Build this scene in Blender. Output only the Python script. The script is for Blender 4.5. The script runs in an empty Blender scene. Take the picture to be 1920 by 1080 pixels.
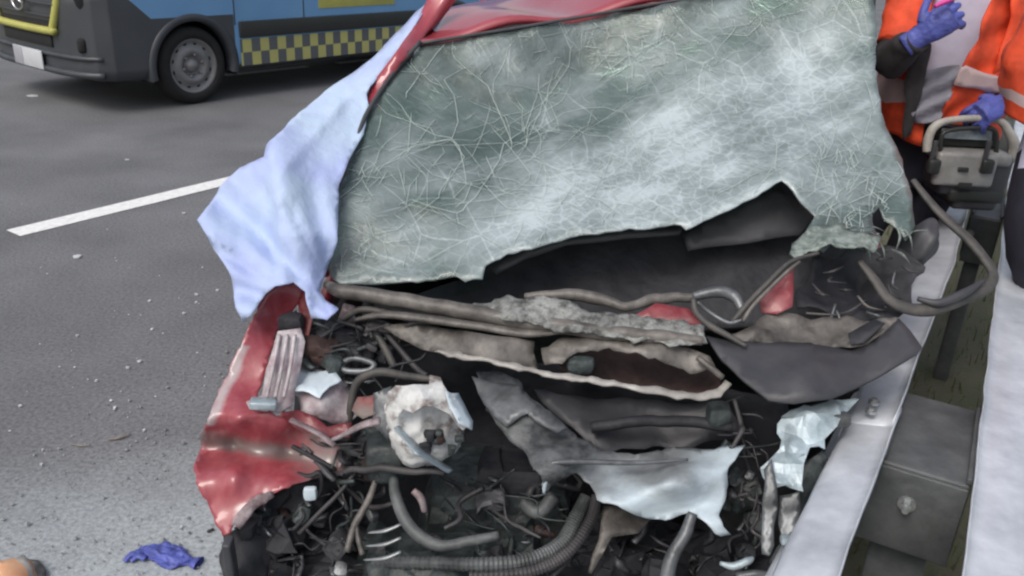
import bpy, bmesh, math, random
import numpy as np
from mathutils import Vector, Matrix, noise
from mathutils.geometry import delaunay_2d_cdt

random.seed(7)
SC = bpy.context.scene
COL = SC.collection
R = math.radians

# ------------------------------------------------------------------ camera, light
H = 1.72                      # eye height in metres
FPX = 1600.0                  # focal length for a 1920 px wide frame
PITCH = R(23.1)
ROLL = R(3.0)
X = Vector((1, 0, 0))
FWD = Vector((0, math.cos(PITCH), -math.sin(PITCH)))
UP0 = Vector((0, math.sin(PITCH), math.cos(PITCH)))
RT = X * math.cos(ROLL) + UP0 * math.sin(ROLL)
UP = UP0 * math.cos(ROLL) - X * math.sin(ROLL)
EYE = Vector((0, 0, H))

cam_d = bpy.data.cameras.new("camera")
cam_d.sensor_width = 36.0
cam_d.lens = 36.0 * FPX / 1920.0
cam_d.clip_start = 0.05
cam_d.clip_end = 900
cam = bpy.data.objects.new("camera", cam_d)
COL.objects.link(cam)
cam.matrix_world = Matrix((
    (RT.x, UP.x, -FWD.x, 0),
    (RT.y, UP.y, -FWD.y, 0),
    (RT.z, UP.z, -FWD.z, H),
    (0, 0, 0, 1)))
SC.camera = cam

SUN_EL, SUN_AZ = R(52), R(215)
w = bpy.data.worlds.new("World")
SC.world = w
w.use_nodes = True
nt = w.node_tree
bg = nt.nodes["Background"]
sky = nt.nodes.new("ShaderNodeTexSky")
sky.sky_type = 'NISHITA'
sky.sun_disc = False
sky.sun_elevation = SUN_EL
sky.sun_rotation = SUN_AZ
sky.air_density = 1.4
sky.dust_density = 5.0
hs = nt.nodes.new("ShaderNodeHueSaturation")
hs.inputs['Saturation'].default_value = 0.6
nt.links.new(sky.outputs[0], hs.inputs['Color'])
nt.links.new(hs.outputs[0], bg.inputs['Color'])
bg.inputs['Strength'].default_value = 0.15
sun_d = bpy.data.lights.new("sun", 'SUN')
sun_d.energy = 1.0
sun_d.angle = R(25)
sun_d.color = (1.0, 0.97, 0.93)
sun = bpy.data.objects.new("sun", sun_d)
COL.objects.link(sun)
sdir = Vector((math.sin(SUN_AZ) * math.cos(SUN_EL), math.cos(SUN_AZ) * math.cos(SUN_EL), math.sin(SUN_EL)))
sun.rotation_euler = sdir.to_track_quat('Z', 'Y').to_euler()
sun.location = (0, 0, 30)

SC.view_settings.view_transform = 'Standard'
SC.view_settings.look = 'None'
SC.view_settings.gamma = 1
SC.view_settings.exposure = 0.1
SC.view_settings.use_curve_mapping = False
SC.render.engine = 'CYCLES'
SC.cycles.filter_width = 2.4
SC.cycles.use_denoising = True


def ray(px, py):
    return FWD + RT * ((px - 960) / FPX) - UP * ((py - 540) / FPX)


def at(px, py, Y):
    d = ray(px, py)
    return EYE + d * (Y / d.y)


def atz(px, py, z):
    d = ray(px, py)
    return EYE + d * ((z - H) / d.z)


# road frame: D runs along the road (and the barrier), N points to its right
_d = ray(1940, -90)
D = Vector((_d.x, _d.y, 0)).normalized()
N = Vector((D.y, -D.x, 0))


def road(q, s, z=0.0):
    return N * q + D * s + Vector((0, 0, z))


def qs(p):
    return (p.dot(N), p.dot(D))


# ------------------------------------------------------------------ materials
MATS = {}


def mat(name, col, rough=0.6, metal=0.0, var=0.0, vscale=8.0, col2=None, bump=0.0, bscale=40.0,
        coat=0.0, spec=0.5, detail=6.0, lo=0.35, hi=0.65, soot=0.0):
    if name in MATS:
        return MATS[name]
    m = bpy.data.materials.new(name)
    m.use_nodes = True
    t = m.node_tree
    p = t.nodes["Principled BSDF"]
    c4 = (*col, 1)
    p.inputs['Base Color'].default_value = c4
    p.inputs['Roughness'].default_value = rough
    p.inputs['Metallic'].default_value = metal
    p.inputs['Coat Weight'].default_value = coat
    p.inputs['Specular IOR Level'].default_value = spec
    tc = t.nodes.new("ShaderNodeTexCoord")
    if col2 is not None or var > 0:
        nz = t.nodes.new("ShaderNodeTexNoise")
        nz.inputs['Scale'].default_value = vscale
        nz.inputs['Detail'].default_value = detail
        nz.inputs['Roughness'].default_value = 0.62
        t.links.new(tc.outputs['Object'], nz.inputs['Vector'])
        rp = t.nodes.new("ShaderNodeValToRGB")
        rp.color_ramp.elements[0].position = lo
        rp.color_ramp.elements[1].position = hi
        if col2 is None:
            a = tuple(max(0, c * (1 - var)) for c in col)
            b = tuple(min(1, c * (1 + var)) for c in col)
        else:
            a, b = col, col2
        rp.color_ramp.elements[0].color = (*a, 1)
        rp.color_ramp.elements[1].color = (*b, 1)
        t.links.new(nz.outputs['Fac'], rp.inputs['Fac'])
        t.links.new(rp.outputs['Color'], p.inputs['Base Color'])
    if soot > 0:
        ns = t.nodes.new("ShaderNodeTexNoise")
        ns.inputs['Scale'].default_value = 7.5; ns.inputs['Detail'].default_value = 9; ns.inputs['Roughness'].default_value = 0.72
        geo = t.nodes.new("ShaderNodeNewGeometry")
        t.links.new(geo.outputs['Position'], ns.inputs['Vector'])
        rs = t.nodes.new("ShaderNodeValToRGB")
        rs.color_ramp.elements[0].position = 0.36; rs.color_ramp.elements[1].position = 0.6
        rs.color_ramp.elements[0].color = (*[1 - soot] * 3, 1); rs.color_ramp.elements[1].color = (1, 1, 1, 1)
        t.links.new(ns.outputs['Fac'], rs.inputs['Fac'])
        ms = t.nodes.new("ShaderNodeMix"); ms.data_type = 'RGBA'; ms.blend_type = 'MULTIPLY'; ms.inputs['Factor'].default_value = 1
        src = p.inputs['Base Color'].links
        if src: t.links.new(src[0].from_socket, ms.inputs['A'])
        else: ms.inputs['A'].default_value = c4
        t.links.new(rs.outputs['Color'], ms.inputs['B'])
        t.links.new(ms.outputs['Result'], p.inputs['Base Color'])
    if bump > 0:
        nb = t.nodes.new("ShaderNodeTexNoise")
        nb.inputs['Scale'].default_value = bscale
        nb.inputs['Detail'].default_value = 5
        t.links.new(tc.outputs['Object'], nb.inputs['Vector'])
        bp = t.nodes.new("ShaderNodeBump")
        bp.inputs['Strength'].default_value = bump
        bp.inputs['Distance'].default_value = 0.01
        t.links.new(nb.outputs['Fac'], bp.inputs['Height'])
        t.links.new(bp.outputs['Normal'], p.inputs['Normal'])
    MATS[name] = m
    return m


def asphalt(name, base, fine, scale, spot):
    m = bpy.data.materials.new(name)
    m.use_nodes = True
    t = m.node_tree
    p = t.nodes["Principled BSDF"]
    p.inputs['Roughness'].default_value = 0.85
    tc = t.nodes.new("ShaderNodeNewGeometry")
    n1 = t.nodes.new("ShaderNodeTexNoise"); n1.inputs['Scale'].default_value = scale; n1.inputs['Detail'].default_value = 4
    n1.inputs['Roughness'].default_value = 0.7
    n2 = t.nodes.new("ShaderNodeTexNoise"); n2.inputs['Scale'].default_value = 1.3; n2.inputs['Detail'].default_value = 5
    vo = t.nodes.new("ShaderNodeTexVoronoi"); vo.inputs['Scale'].default_value = scale * 0.9
    for n in (n1, n2, vo):
        t.links.new(tc.outputs['Position'], n.inputs['Vector'])
    r1 = t.nodes.new("ShaderNodeValToRGB")
    r1.color_ramp.elements[0].position = 0.3; r1.color_ramp.elements[1].position = 0.72
    r1.color_ramp.elements[0].color = (*[c * (1 - fine) for c in base], 1)
    r1.color_ramp.elements[1].color = (*[c * (1 + fine) for c in base], 1)
    t.links.new(n1.outputs['Fac'], r1.inputs['Fac'])
    r2 = t.nodes.new("ShaderNodeValToRGB")
    r2.color_ramp.elements[0].position = 0.3; r2.color_ramp.elements[1].position = 0.7
    r2.color_ramp.elements[0].color = (0.78, 0.78, 0.78, 1)
    r2.color_ramp.elements[1].color = (1.2, 1.2, 1.2, 1)
    t.links.new(n2.outputs['Fac'], r2.inputs['Fac'])
    mx = t.nodes.new("ShaderNodeMix"); mx.data_type = 'RGBA'; mx.blend_type = 'MULTIPLY'
    mx.inputs['Factor'].default_value = 1
    t.links.new(r1.outputs['Color'], mx.inputs['A'])
    t.links.new(r2.outputs['Color'], mx.inputs['B'])
    # pale stones in the binder
    r3 = t.nodes.new("ShaderNodeValToRGB")
    r3.color_ramp.elements[0].position = 0.05; r3.color_ramp.elements[1].position = 0.2
    r3.color_ramp.elements[0].color = (1, 1, 1, 1); r3.color_ramp.elements[1].color = (0, 0, 0, 1)
    t.links.new(vo.outputs['Distance'], r3.inputs['Fac'])
    ml = t.nodes.new("ShaderNodeMath"); ml.operation = 'MULTIPLY'; ml.inputs[1].default_value = spot
    t.links.new(r3.outputs['Color'], ml.inputs[0])
    mx2 = t.nodes.new("ShaderNodeMix"); mx2.data_type = 'RGBA'
    mx2.inputs['B'].default_value = (0.34, 0.35, 0.36, 1)
    t.links.new(ml.outputs[0], mx2.inputs['Factor'])
    t.links.new(mx.outputs['Result'], mx2.inputs['A'])
    # a band of pale spread absorbent and worn, exposed aggregate beside the barrier
    ga, gb = atz(0, 850, 0), atz(420, 790, 0)
    gd = (gb - ga).normalized(); gn = Vector((gd.y, -gd.x, 0))
    dt = t.nodes.new("ShaderNodeVectorMath"); dt.operation = 'DOT_PRODUCT'; dt.inputs[1].default_value = tuple(gn)
    t.links.new(tc.outputs['Position'], dt.inputs[0])
    n4 = t.nodes.new("ShaderNodeTexNoise"); n4.inputs['Scale'].default_value = 3.0; n4.inputs['Detail'].default_value = 8; n4.inputs['Roughness'].default_value = 0.7
    t.links.new(tc.outputs['Position'], n4.inputs['Vector'])
    am = t.nodes.new("ShaderNodeMath"); am.operation = 'MULTIPLY_ADD'; am.inputs[1].default_value = 0.7
    t.links.new(n4.outputs['Fac'], am.inputs[0]); t.links.new(dt.outputs['Value'], am.inputs[2])
    mr = t.nodes.new("ShaderNodeMapRange"); mr.interpolation_type = 'SMOOTHSTEP'
    mr.inputs['From Min'].default_value = ga.dot(gn) + 0.2; mr.inputs['From Max'].default_value = ga.dot(gn) + 1.25
    t.links.new(am.outputs[0], mr.inputs['Value'])
    r5 = t.nodes.new("ShaderNodeValToRGB")
    r5.color_ramp.elements[0].position = 0.32; r5.color_ramp.elements[1].position = 0.7
    r5.color_ramp.elements[0].color = (0.24, 0.265, 0.28, 1); r5.color_ramp.elements[1].color = (0.46, 0.505, 0.54, 1)
    t.links.new(n1.outputs['Fac'], r5.inputs['Fac'])
    mx3 = t.nodes.new("ShaderNodeMix"); mx3.data_type = 'RGBA'
    t.links.new(mr.outputs[0], mx3.inputs['Factor'])
    t.links.new(mx2.outputs['Result'], mx3.inputs['A']); t.links.new(r5.outputs['Color'], mx3.inputs['B'])
    t.links.new(mx3.outputs['Result'], p.inputs['Base Color'])
    bp = t.nodes.new("ShaderNodeBump"); bp.inputs['Strength'].default_value = 0.5; bp.inputs['Distance'].default_value = 0.006
    t.links.new(n1.outputs['Fac'], bp.inputs['Height'])
    t.links.new(bp.outputs['Normal'], p.inputs['Normal'])
    return m


M_ASPH = asphalt("asphalt", (0.136, 0.139, 0.149), 0.45, 70, 0.25)
M_PAINT = mat("road_paint", (0.72, 0.72, 0.72), 0.7, var=0.12, vscale=30)
M_SOIL = mat("verge_soil", (0.115, 0.10, 0.07), 0.95, col2=(0.085, 0.10, 0.055), vscale=9, bump=0.8, bscale=60)
M_VERGE = mat("verge_dry", (0.21, 0.2, 0.16), 0.95, col2=(0.14, 0.15, 0.09), vscale=3, bump=0.6)
M_RED = mat("red_paint", (0.27, 0.030, 0.045), 0.3, col2=(0.33, 0.055, 0.072), vscale=5, coat=0.7, bump=0.04, bscale=9)
M_REDSCUFF = mat("scuffed_red_paint", (0.24, 0.032, 0.042), 0.5, col2=(0.30, 0.11, 0.115), vscale=9, coat=0.2, bump=0.25, bscale=30, lo=0.42, hi=0.72, soot=0.6)
M_REDDIRT = mat("dirty_red_paint", (0.2, 0.06, 0.06), 0.65, col2=(0.17, 0.14, 0.13), vscale=9, bump=0.3, bscale=30, lo=0.4, hi=0.6)
M_PRIMER = mat("primer_pink", (0.2, 0.13, 0.14), 0.6, col2=(0.40, 0.34, 0.36), vscale=20, bump=0.3, bscale=40, soot=0.75)
M_TAUPE = mat("taupe_metal", (0.115, 0.104, 0.096), 0.5, metal=0.1, col2=(0.20, 0.185, 0.172), vscale=12, bump=0.3, bscale=40, soot=0.75)
M_FLAKE = mat("flaking_white", (0.075, 0.075, 0.073), 0.8, col2=(0.30, 0.31, 0.30), vscale=40, bump=0.9, bscale=60, lo=0.36, hi=0.56, soot=0.5)
M_RUST = mat("rust_red", (0.032, 0.014, 0.013), 0.8, col2=(0.065, 0.038, 0.033), vscale=14, bump=0.5, soot=0.6)
M_BLACKPL = mat("black_plastic", (0.035, 0.036, 0.042), 0.5, col2=(0.055, 0.055, 0.062), vscale=12, bump=0.12, bscale=60)
M_RUBBER = mat("rubber", (0.035, 0.034, 0.034), 0.6, col2=(0.085, 0.08, 0.075), vscale=18, bump=0.25, bscale=50)
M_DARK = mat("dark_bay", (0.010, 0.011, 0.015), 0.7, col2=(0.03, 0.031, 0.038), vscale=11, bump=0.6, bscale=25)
M_DARKG = mat("dark_greenish", (0.018, 0.024, 0.026), 0.55, col2=(0.075, 0.092, 0.094), vscale=16, bump=0.6, bscale=40, soot=0.7)
M_STEEL = mat("torn_steel", (0.085, 0.09, 0.096), 0.4, metal=0.4, col2=(0.22, 0.235, 0.25), vscale=9, bump=0.3, bscale=30, soot=0.6)
M_PALE = mat("pale_steel", (0.25, 0.31, 0.34), 0.4, metal=0.2, col2=(0.54, 0.64, 0.70), vscale=11, bump=0.3, bscale=30, soot=0.5)
M_WHITE = mat("soiled_white_plastic", (0.62, 0.63, 0.63), 0.5, col2=(0.17, 0.135, 0.125), vscale=16, bump=0.35, bscale=25, lo=0.5, hi=0.64, soot=0.5)
M_PALEBLUE = mat("pale_blue_plastic", (0.5, 0.58, 0.64), 0.4, var=0.12, vscale=15)
M_HOSE = mat("grey_hose", (0.04, 0.045, 0.048), 0.55, col2=(0.14, 0.15, 0.155), vscale=12, bump=0.2, bscale=50, soot=0.7)
M_ALU = mat("aluminium", (0.36, 0.38, 0.39), 0.4, metal=0.6, var=0.2, vscale=20, soot=0.4)
M_CABLE = mat("cable", (0.025, 0.023, 0.027), 0.6, col2=(0.075, 0.07, 0.075), vscale=10, soot=0.5)
M_GALV = mat("galvanised_steel", (0.46, 0.49, 0.55), 0.42, metal=0.2, col2=(0.70, 0.735, 0.80), vscale=7, bump=0.2, bscale=24, detail=10, soot=0.15)
M_GALVD = mat("weathered_galvanised", (0.07, 0.076, 0.08), 0.6, metal=0.2, col2=(0.125, 0.132, 0.136), vscale=9, bump=0.2, bscale=40, soot=0.35)
M_CLOTH = mat("pale_blue_sheet", (0.35, 0.41, 0.68), 0.85, col2=(0.44, 0.55, 0.72), vscale=4, bump=0.5, bscale=30, detail=3)
M_NAVYV = mat("van_blue", (0.085, 0.235, 0.5), 0.35, coat=0.4, var=0.08, vscale=2)
M_CHAR = mat("van_charcoal", (0.042, 0.047, 0.056), 0.45, var=0.2, vscale=4)
M_STRIP = mat("van_strip", (0.022, 0.025, 0.024), 0.5, var=0.1, vscale=4)
M_YEL = mat("reflective_yellow", (0.42, 0.41, 0.11), 0.4, var=0.08, vscale=6)
M_TYRE = mat("tyre", (0.012, 0.012, 0.013), 0.85, var=0.25, vscale=20, bump=0.2)
M_RIM = mat("steel_wheel", (0.2, 0.2, 0.205), 0.45, metal=0.4, var=0.15, vscale=8)
M_GLASSD = mat("dark_glass", (0.012, 0.014, 0.016), 0.08, spec=0.8)
M_PLATE = mat("plate_white", (0.5, 0.52, 0.55), 0.5, var=0.04)
M_PLATEG = mat("plate_grey", (0.33, 0.34, 0.38), 0.5, var=0.04)
M_CHROME = mat("chrome", (0.6, 0.6, 0.62), 0.25, metal=1.0)
M_ORANGE = mat("hi_vis_orange", (0.66, 0.068, 0.02), 0.75, var=0.3, vscale=7, bump=0.5, bscale=14)
M_REFL = mat("reflective_band", (0.5, 0.38, 0.38), 0.5, var=0.1, vscale=12)
M_SHIRT = mat("lilac_shirt", (0.52, 0.52, 0.66), 0.85, var=0.08, vscale=9, bump=0.3, bscale=18)
M_GREYCL = mat("grey_trousers", (0.26, 0.26, 0.31), 0.85, var=0.2, vscale=9, bump=0.4, bscale=16)
M_NAVY = mat("navy_trousers", (0.018, 0.018, 0.03), 0.85, var=0.25, vscale=9, bump=0.4, bscale=16)
M_SLEEVE = mat("dark_sleeve", (0.04, 0.037, 0.04), 0.9, var=0.25, vscale=12, bump=0.3)
M_GLOVE = mat("blue_nitrile", (0.075, 0.095, 0.36), 0.5, var=0.25, vscale=20, bump=0.6, bscale=60)
M_SKIN = mat("skin", (0.5, 0.28, 0.2), 0.55, var=0.06)
M_HAIR = mat("hair", (0.03, 0.02, 0.015), 0.7)
M_CREAM = mat("cream_plastic", (0.44, 0.425, 0.39), 0.5, var=0.12, vscale=12, soot=0.35)
M_UNIT = mat("warm_grey_plastic", (0.33, 0.33, 0.325), 0.45, metal=0.2, var=0.15, vscale=12, soot=0.4)
M_PINK = mat("magenta_cap", (0.6, 0.05, 0.3), 0.5)
M_PEACH = mat("orange_wrapper", (0.62, 0.3, 0.16), 0.6, col2=(0.7, 0.45, 0.28), vscale=9)
M_STONE = mat("pale_stones", (0.22, 0.23, 0.24), 0.9, var=0.35, vscale=3)
M_CRUMB = mat("glass_crumbs", (0.6, 0.64, 0.64), 0.3)
M_TWIG = mat("dry_twig", (0.22, 0.19, 0.16), 0.9, var=0.2)
M_GRASS = mat("grass_blades", (0.07, 0.08, 0.03), 0.8, col2=(0.13, 0.11, 0.06), vscale=5)
M_PRIMERL = mat("pale_primer", (0.34, 0.25, 0.28), 0.55, col2=(0.60, 0.56, 0.58), vscale=20, bump=0.3, bscale=40, soot=0.45)
M_LIP = mat("bare_lip", (0.26, 0.245, 0.23), 0.5, col2=(0.42, 0.40, 0.38), vscale=14, bump=0.2, bscale=40, soot=0.5)
M_CRACK = mat("crack_white", (0.5, 0.58, 0.56), 0.6)
M_SHARD = mat("crushed_glass", (0.07, 0.095, 0.085), 0.5, col2=(0.27, 0.31, 0.29), vscale=45, bump=0.9, bscale=50)


def windscreen_material():
    m = bpy.data.materials.new("crazed_laminated_glass")
    m.use_nodes = True
    t = m.node_tree
    t.nodes.clear()
    N_ = t.nodes.new
    L = t.links.new
    out = N_("ShaderNodeOutputMaterial")
    uv = N_("ShaderNodeUVMap"); uv.uv_map = "uv"
    at_ = N_("ShaderNodeAttribute"); at_.attribute_name = "craze_glare"
    def math_(op, x, y=None):
        k = N_("ShaderNodeMath"); k.operation = op
        for i, q in enumerate((x, y)):
            if q is None: continue
            if isinstance(q, (int, float)): k.inputs[i].default_value = q
            else: L(q, k.inputs[i])
        return k.outputs[0]

    def noise_(scale, detail, rough, lo, hi, vec):
        n = N_("ShaderNodeTexNoise"); n.inputs['Scale'].default_value = scale; n.inputs['Detail'].default_value = detail; n.inputs['Roughness'].default_value = rough
        L(vec, n.inputs['Vector'])
        mr = N_("ShaderNodeMapRange"); mr.inputs['From Min'].default_value = lo; mr.inputs['From Max'].default_value = hi
        L(n.outputs['Fac'], mr.inputs['Value'])
        return mr.outputs[0]
    nd = N_("ShaderNodeTexNoise"); nd.inputs['Scale'].default_value = 5; nd.inputs['Detail'].default_value = 2
    L(uv.outputs[0], nd.inputs['Vector'])
    sc = N_("ShaderNodeVectorMath"); sc.operation = 'SCALE'; sc.inputs['Scale'].default_value = 0.05
    L(nd.outputs['Color'], sc.inputs[0])
    ad = N_("ShaderNodeVectorMath"); ad.operation = 'ADD'
    L(uv.outputs[0], ad.inputs[0]); L(sc.outputs[0], ad.inputs[1])

    def vor(scale, width, rnd=1.0):
        v = N_("ShaderNodeTexVoronoi"); v.feature = 'DISTANCE_TO_EDGE'; v.inputs['Scale'].default_value = scale
        v.inputs['Randomness'].default_value = rnd
        L(ad.outputs[0], v.inputs['Vector'])
        mr = N_("ShaderNodeMapRange"); mr.inputs['From Min'].default_value = 0.0; mr.inputs['From Max'].default_value = width
        mr.inputs['To Min'].default_value = 1; mr.inputs['To Max'].default_value = 0
        L(v.outputs['Distance'], mr.inputs['Value'])
        return mr.outputs[0]
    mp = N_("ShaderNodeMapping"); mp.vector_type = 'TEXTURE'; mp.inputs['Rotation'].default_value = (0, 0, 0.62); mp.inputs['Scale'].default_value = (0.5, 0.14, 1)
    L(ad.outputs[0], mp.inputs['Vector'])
    mp2 = N_("ShaderNodeMapping"); mp2.vector_type = 'TEXTURE'; mp2.inputs['Rotation'].default_value = (0, 0, 0.8); mp2.inputs['Scale'].default_value = (0.2, 0.04, 1)
    L(ad.outputs[0], mp2.inputs['Vector'])
    a = vor(7.5, 0.022)
    b = vor(30, 0.10)
    sky_sheen = noise_(1.3, 5, 0.6, 0.36, 0.68, mp.outputs[0])  # diagonal pale band: the sky's reflection painted into the glass colour
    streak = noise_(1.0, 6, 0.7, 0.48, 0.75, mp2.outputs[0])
    patch = noise_(5.5, 3, 0.5, 0.36, 0.66, ad.outputs[0])
    fine = noise_(55, 6, 0.75, 0.4, 0.7, ad.outputs[0])
    brk = noise_(3.0, 2, 0.5, 0.45, 0.6, ad.outputs[0])
    craze_glare = at_.outputs['Fac']
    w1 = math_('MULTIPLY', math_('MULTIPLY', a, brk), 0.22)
    w2 = math_('MULTIPLY', math_('MULTIPLY', b, craze_glare), 0.12)
    w3 = math_('MULTIPLY', math_('MULTIPLY', fine, craze_glare), 0.14)
    w4 = math_('ADD', math_('MULTIPLY', sky_sheen, 0.26), math_('ADD', math_('MULTIPLY', streak, 0.14), math_('MULTIPLY', patch, 0.26)))
    w5 = math_('MULTIPLY', craze_glare, 0.36)
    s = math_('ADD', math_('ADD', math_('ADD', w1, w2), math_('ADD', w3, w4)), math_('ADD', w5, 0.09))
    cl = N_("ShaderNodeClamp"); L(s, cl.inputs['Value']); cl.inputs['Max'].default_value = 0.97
    diff = N_("ShaderNodeBsdfPrincipled")
    diff.inputs['Roughness'].default_value = 0.42
    diff.inputs['Coat Weight'].default_value = 0.8; diff.inputs['Coat Roughness'].default_value = 0.14
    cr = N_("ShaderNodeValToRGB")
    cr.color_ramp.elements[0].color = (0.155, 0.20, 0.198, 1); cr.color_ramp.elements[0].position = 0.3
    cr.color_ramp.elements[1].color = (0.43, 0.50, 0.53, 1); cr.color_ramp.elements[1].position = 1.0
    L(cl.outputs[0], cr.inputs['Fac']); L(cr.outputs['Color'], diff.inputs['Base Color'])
    bp = N_("ShaderNodeBump"); bp.inputs['Strength'].default_value = 0.22; bp.inputs['Distance'].default_value = 0.006
    L(math_('ADD', math_('ADD', fine, b), math_('MULTIPLY', a, 1.0)), bp.inputs['Height'])
    L(bp.outputs[0], diff.inputs['Normal'])
    tr = N_("ShaderNodeBsdfTransparent"); tr.inputs['Color'].default_value = (0.6, 0.72, 0.66, 1)
    gl = N_("ShaderNodeBsdfGlossy"); gl.inputs['Roughness'].default_value = 0.16; gl.inputs['Color'].default_value = (0.8, 0.86, 0.86, 1)
    L(bp.outputs[0], gl.inputs['Normal'])
    fr = N_("ShaderNodeFresnel"); fr.inputs['IOR'].default_value = 1.6
    g = N_("ShaderNodeMixShader"); L(fr.outputs[0], g.inputs[0]); L(tr.outputs[0], g.inputs[1]); L(gl.outputs[0], g.inputs[2])
    mx = N_("ShaderNodeMixShader"); L(cl.outputs[0], mx.inputs[0]); L(g.outputs[0], mx.inputs[1]); L(diff.outputs[0], mx.inputs[2])
    L(mx.outputs[0], out.inputs['Surface'])
    return m


def checker_material():
    m = bpy.data.materials.new("checker_livery")
    m.use_nodes = True
    t = m.node_tree
    p = t.nodes["Principled BSDF"]
    p.inputs['Roughness'].default_value = 0.4
    uv = t.nodes.new("ShaderNodeUVMap"); uv.uv_map = "uv"
    ck = t.nodes.new("ShaderNodeTexChecker"); ck.inputs['Scale'].default_value = 1.0
    ck.inputs['Color1'].default_value = (0.46, 0.45, 0.15, 1)
    ck.inputs['Color2'].default_value = (0.09, 0.10, 0.11, 1)
    t.links.new(uv.outputs[0], ck.inputs['Vector'])
    nz = t.nodes.new("ShaderNodeTexNoise"); nz.inputs['Scale'].default_value = 3
    mx = t.nodes.new("ShaderNodeMix"); mx.data_type = 'RGBA'
    mx.inputs['B'].default_value = (0.13, 0.13, 0.12, 1)
    mm = t.nodes.new("ShaderNodeMath"); mm.operation = 'MULTIPLY'; mm.inputs[1].default_value = 0.25
    t.links.new(nz.outputs['Fac'], mm.inputs[0])
    t.links.new(mm.outputs[0], mx.inputs['Factor'])
    t.links.new(ck.outputs['Color'], mx.inputs['A'])
    t.links.new(mx.outputs['Result'], p.inputs['Base Color'])
    return m


# ------------------------------------------------------------------ builders
def wloc(o):
    v = Vector((0, 0, 0))
    while o is not None:
        v = v + Vector(o.location)
        o = o.parent
    return v


def tag(o, label=None, cat=None, group=None, kind=None):
    if label: o['label'] = label
    if cat: o['category'] = cat
    if group: o['group'] = group
    if kind: o['kind'] = kind
    return o


def empty(name, loc, label=None, cat=None, group=None):
    o = bpy.data.objects.new(name, None)
    o.empty_display_size = 0.1
    COL.objects.link(o)
    o.location = loc
    return tag(o, label, cat, group)


def build(name, verts, faces, mats, parent=None, smooth=True, fmat=None, uv=None, attr=None, local=False):
    """verts in world metres (or in the parent's own axes when local)."""
    vs = [Vector(v) for v in verts]
    c = sum(vs, Vector((0, 0, 0))) / max(1, len(vs))
    me = bpy.data.meshes.new(name)
    me.from_pydata([tuple(v - c) for v in vs], [], faces)
    if not isinstance(mats, (list, tuple)):
        mats = [mats]
    for m in mats:
        me.materials.append(m)
    if fmat:
        for p, i in zip(me.polygons, fmat):
            p.material_index = i
    if smooth:
        for p in me.polygons:
            p.use_smooth = True
    if uv:
        l = me.uv_layers.new(name="uv")
        for p in me.polygons:
            for li in p.loop_indices:
                l.data[li].uv = uv[me.loops[li].vertex_index]
    if attr:
        for k, vals in attr.items():
            a = me.attributes.new(k, 'FLOAT', 'POINT')
            a.data.foreach_set('value', vals)
    me.validate()
    o = bpy.data.objects.new(name, me)
    COL.objects.link(o)
    if parent is not None:
        o.parent = parent
        if local:
            o.location = c - (sub_off(parent))
        else:
            o.location = c - wloc(parent)
    else:
        o.location = c
    return o


def sub_off(p):
    """location of p inside the local frame of its own top-level thing"""
    v = Vector((0, 0, 0))
    while p.parent is not None:
        v = v + Vector(p.location)
        p = p.parent
    return v


def bm_out(bm):
    bm.verts.index_update()
    return [v.co.copy() for v in bm.verts], [[v.index for v in f.verts] for f in bm.faces]


def rounded_box(size, bevel=0.01, seg=2, mtx=None):
    bm = bmesh.new()
    bmesh.ops.create_cube(bm, size=1)
    for v in bm.verts:
        v.co = Vector((v.co.x * size[0], v.co.y * size[1], v.co.z * size[2]))
    if bevel > 0:
        bmesh.ops.bevel(bm, geom=bm.edges[:], offset=min(bevel, 0.45 * min(size)), segments=seg, affect='EDGES', profile=0.5)
    if mtx is not None:
        bmesh.ops.transform(bm, matrix=mtx, verts=bm.verts)
    r = bm_out(bm)
    bm.free()
    return r


def box(name, c, size, m, parent, rot=(0, 0, 0), bevel=0.008, local=False, seg=2, dent=0.0, dfr=14):
    from mathutils import Euler
    mt = Matrix.Translation(Vector(c)) @ Euler(rot).to_matrix().to_4x4()
    v, f = rounded_box(size, bevel, seg, mt)
    if dent:
        v = [p + Vector(noise.noise_vector(p * dfr)) * dent for p in v]
    return build(name, v, f, m, parent, smooth=True, local=local)


def lump(name, c, size, m, parent, amp=0.15, fr=6, sub=3, rot=(0, 0, 0)):
    """uneven crushed casting: a box-like lump with broken relief"""
    from mathutils import Euler
    bm = bmesh.new()
    bmesh.ops.create_cube(bm, size=1)
    bmesh.ops.subdivide_edges(bm, edges=bm.edges[:], cuts=2 ** sub - 1, use_grid_fill=True)
    e = Euler(rot).to_matrix()
    sd = random.random() * 50
    mn = min(size)
    rnd_k = 0.62 if max(size) < .12 else 0.4
    for v in bm.verts:
        p = v.co.copy()
        k = p.length
        q = p * (1.0 - rnd_k * max(0, k - 0.5))
        q = Vector((q.x * size[0], q.y * size[1], q.z * size[2]))
        q = e @ q + Vector(c)
        cell = noise.cell_vector(q * fr * 1.6 + Vector((sd, 0, 0)))
        nn = Vector(noise.noise_vector(q * fr + Vector((sd, 3, 1))))
        v.co = q + (nn * 0.8 + (Vector(cell) - Vector((.5, .5, .5))) * 0.7) * amp * mn
    r = bm_out(bm)
    bm.free()
    return build(name, r[0], r[1], m, parent, smooth=max(size) < .12 and sub > 2)


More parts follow.
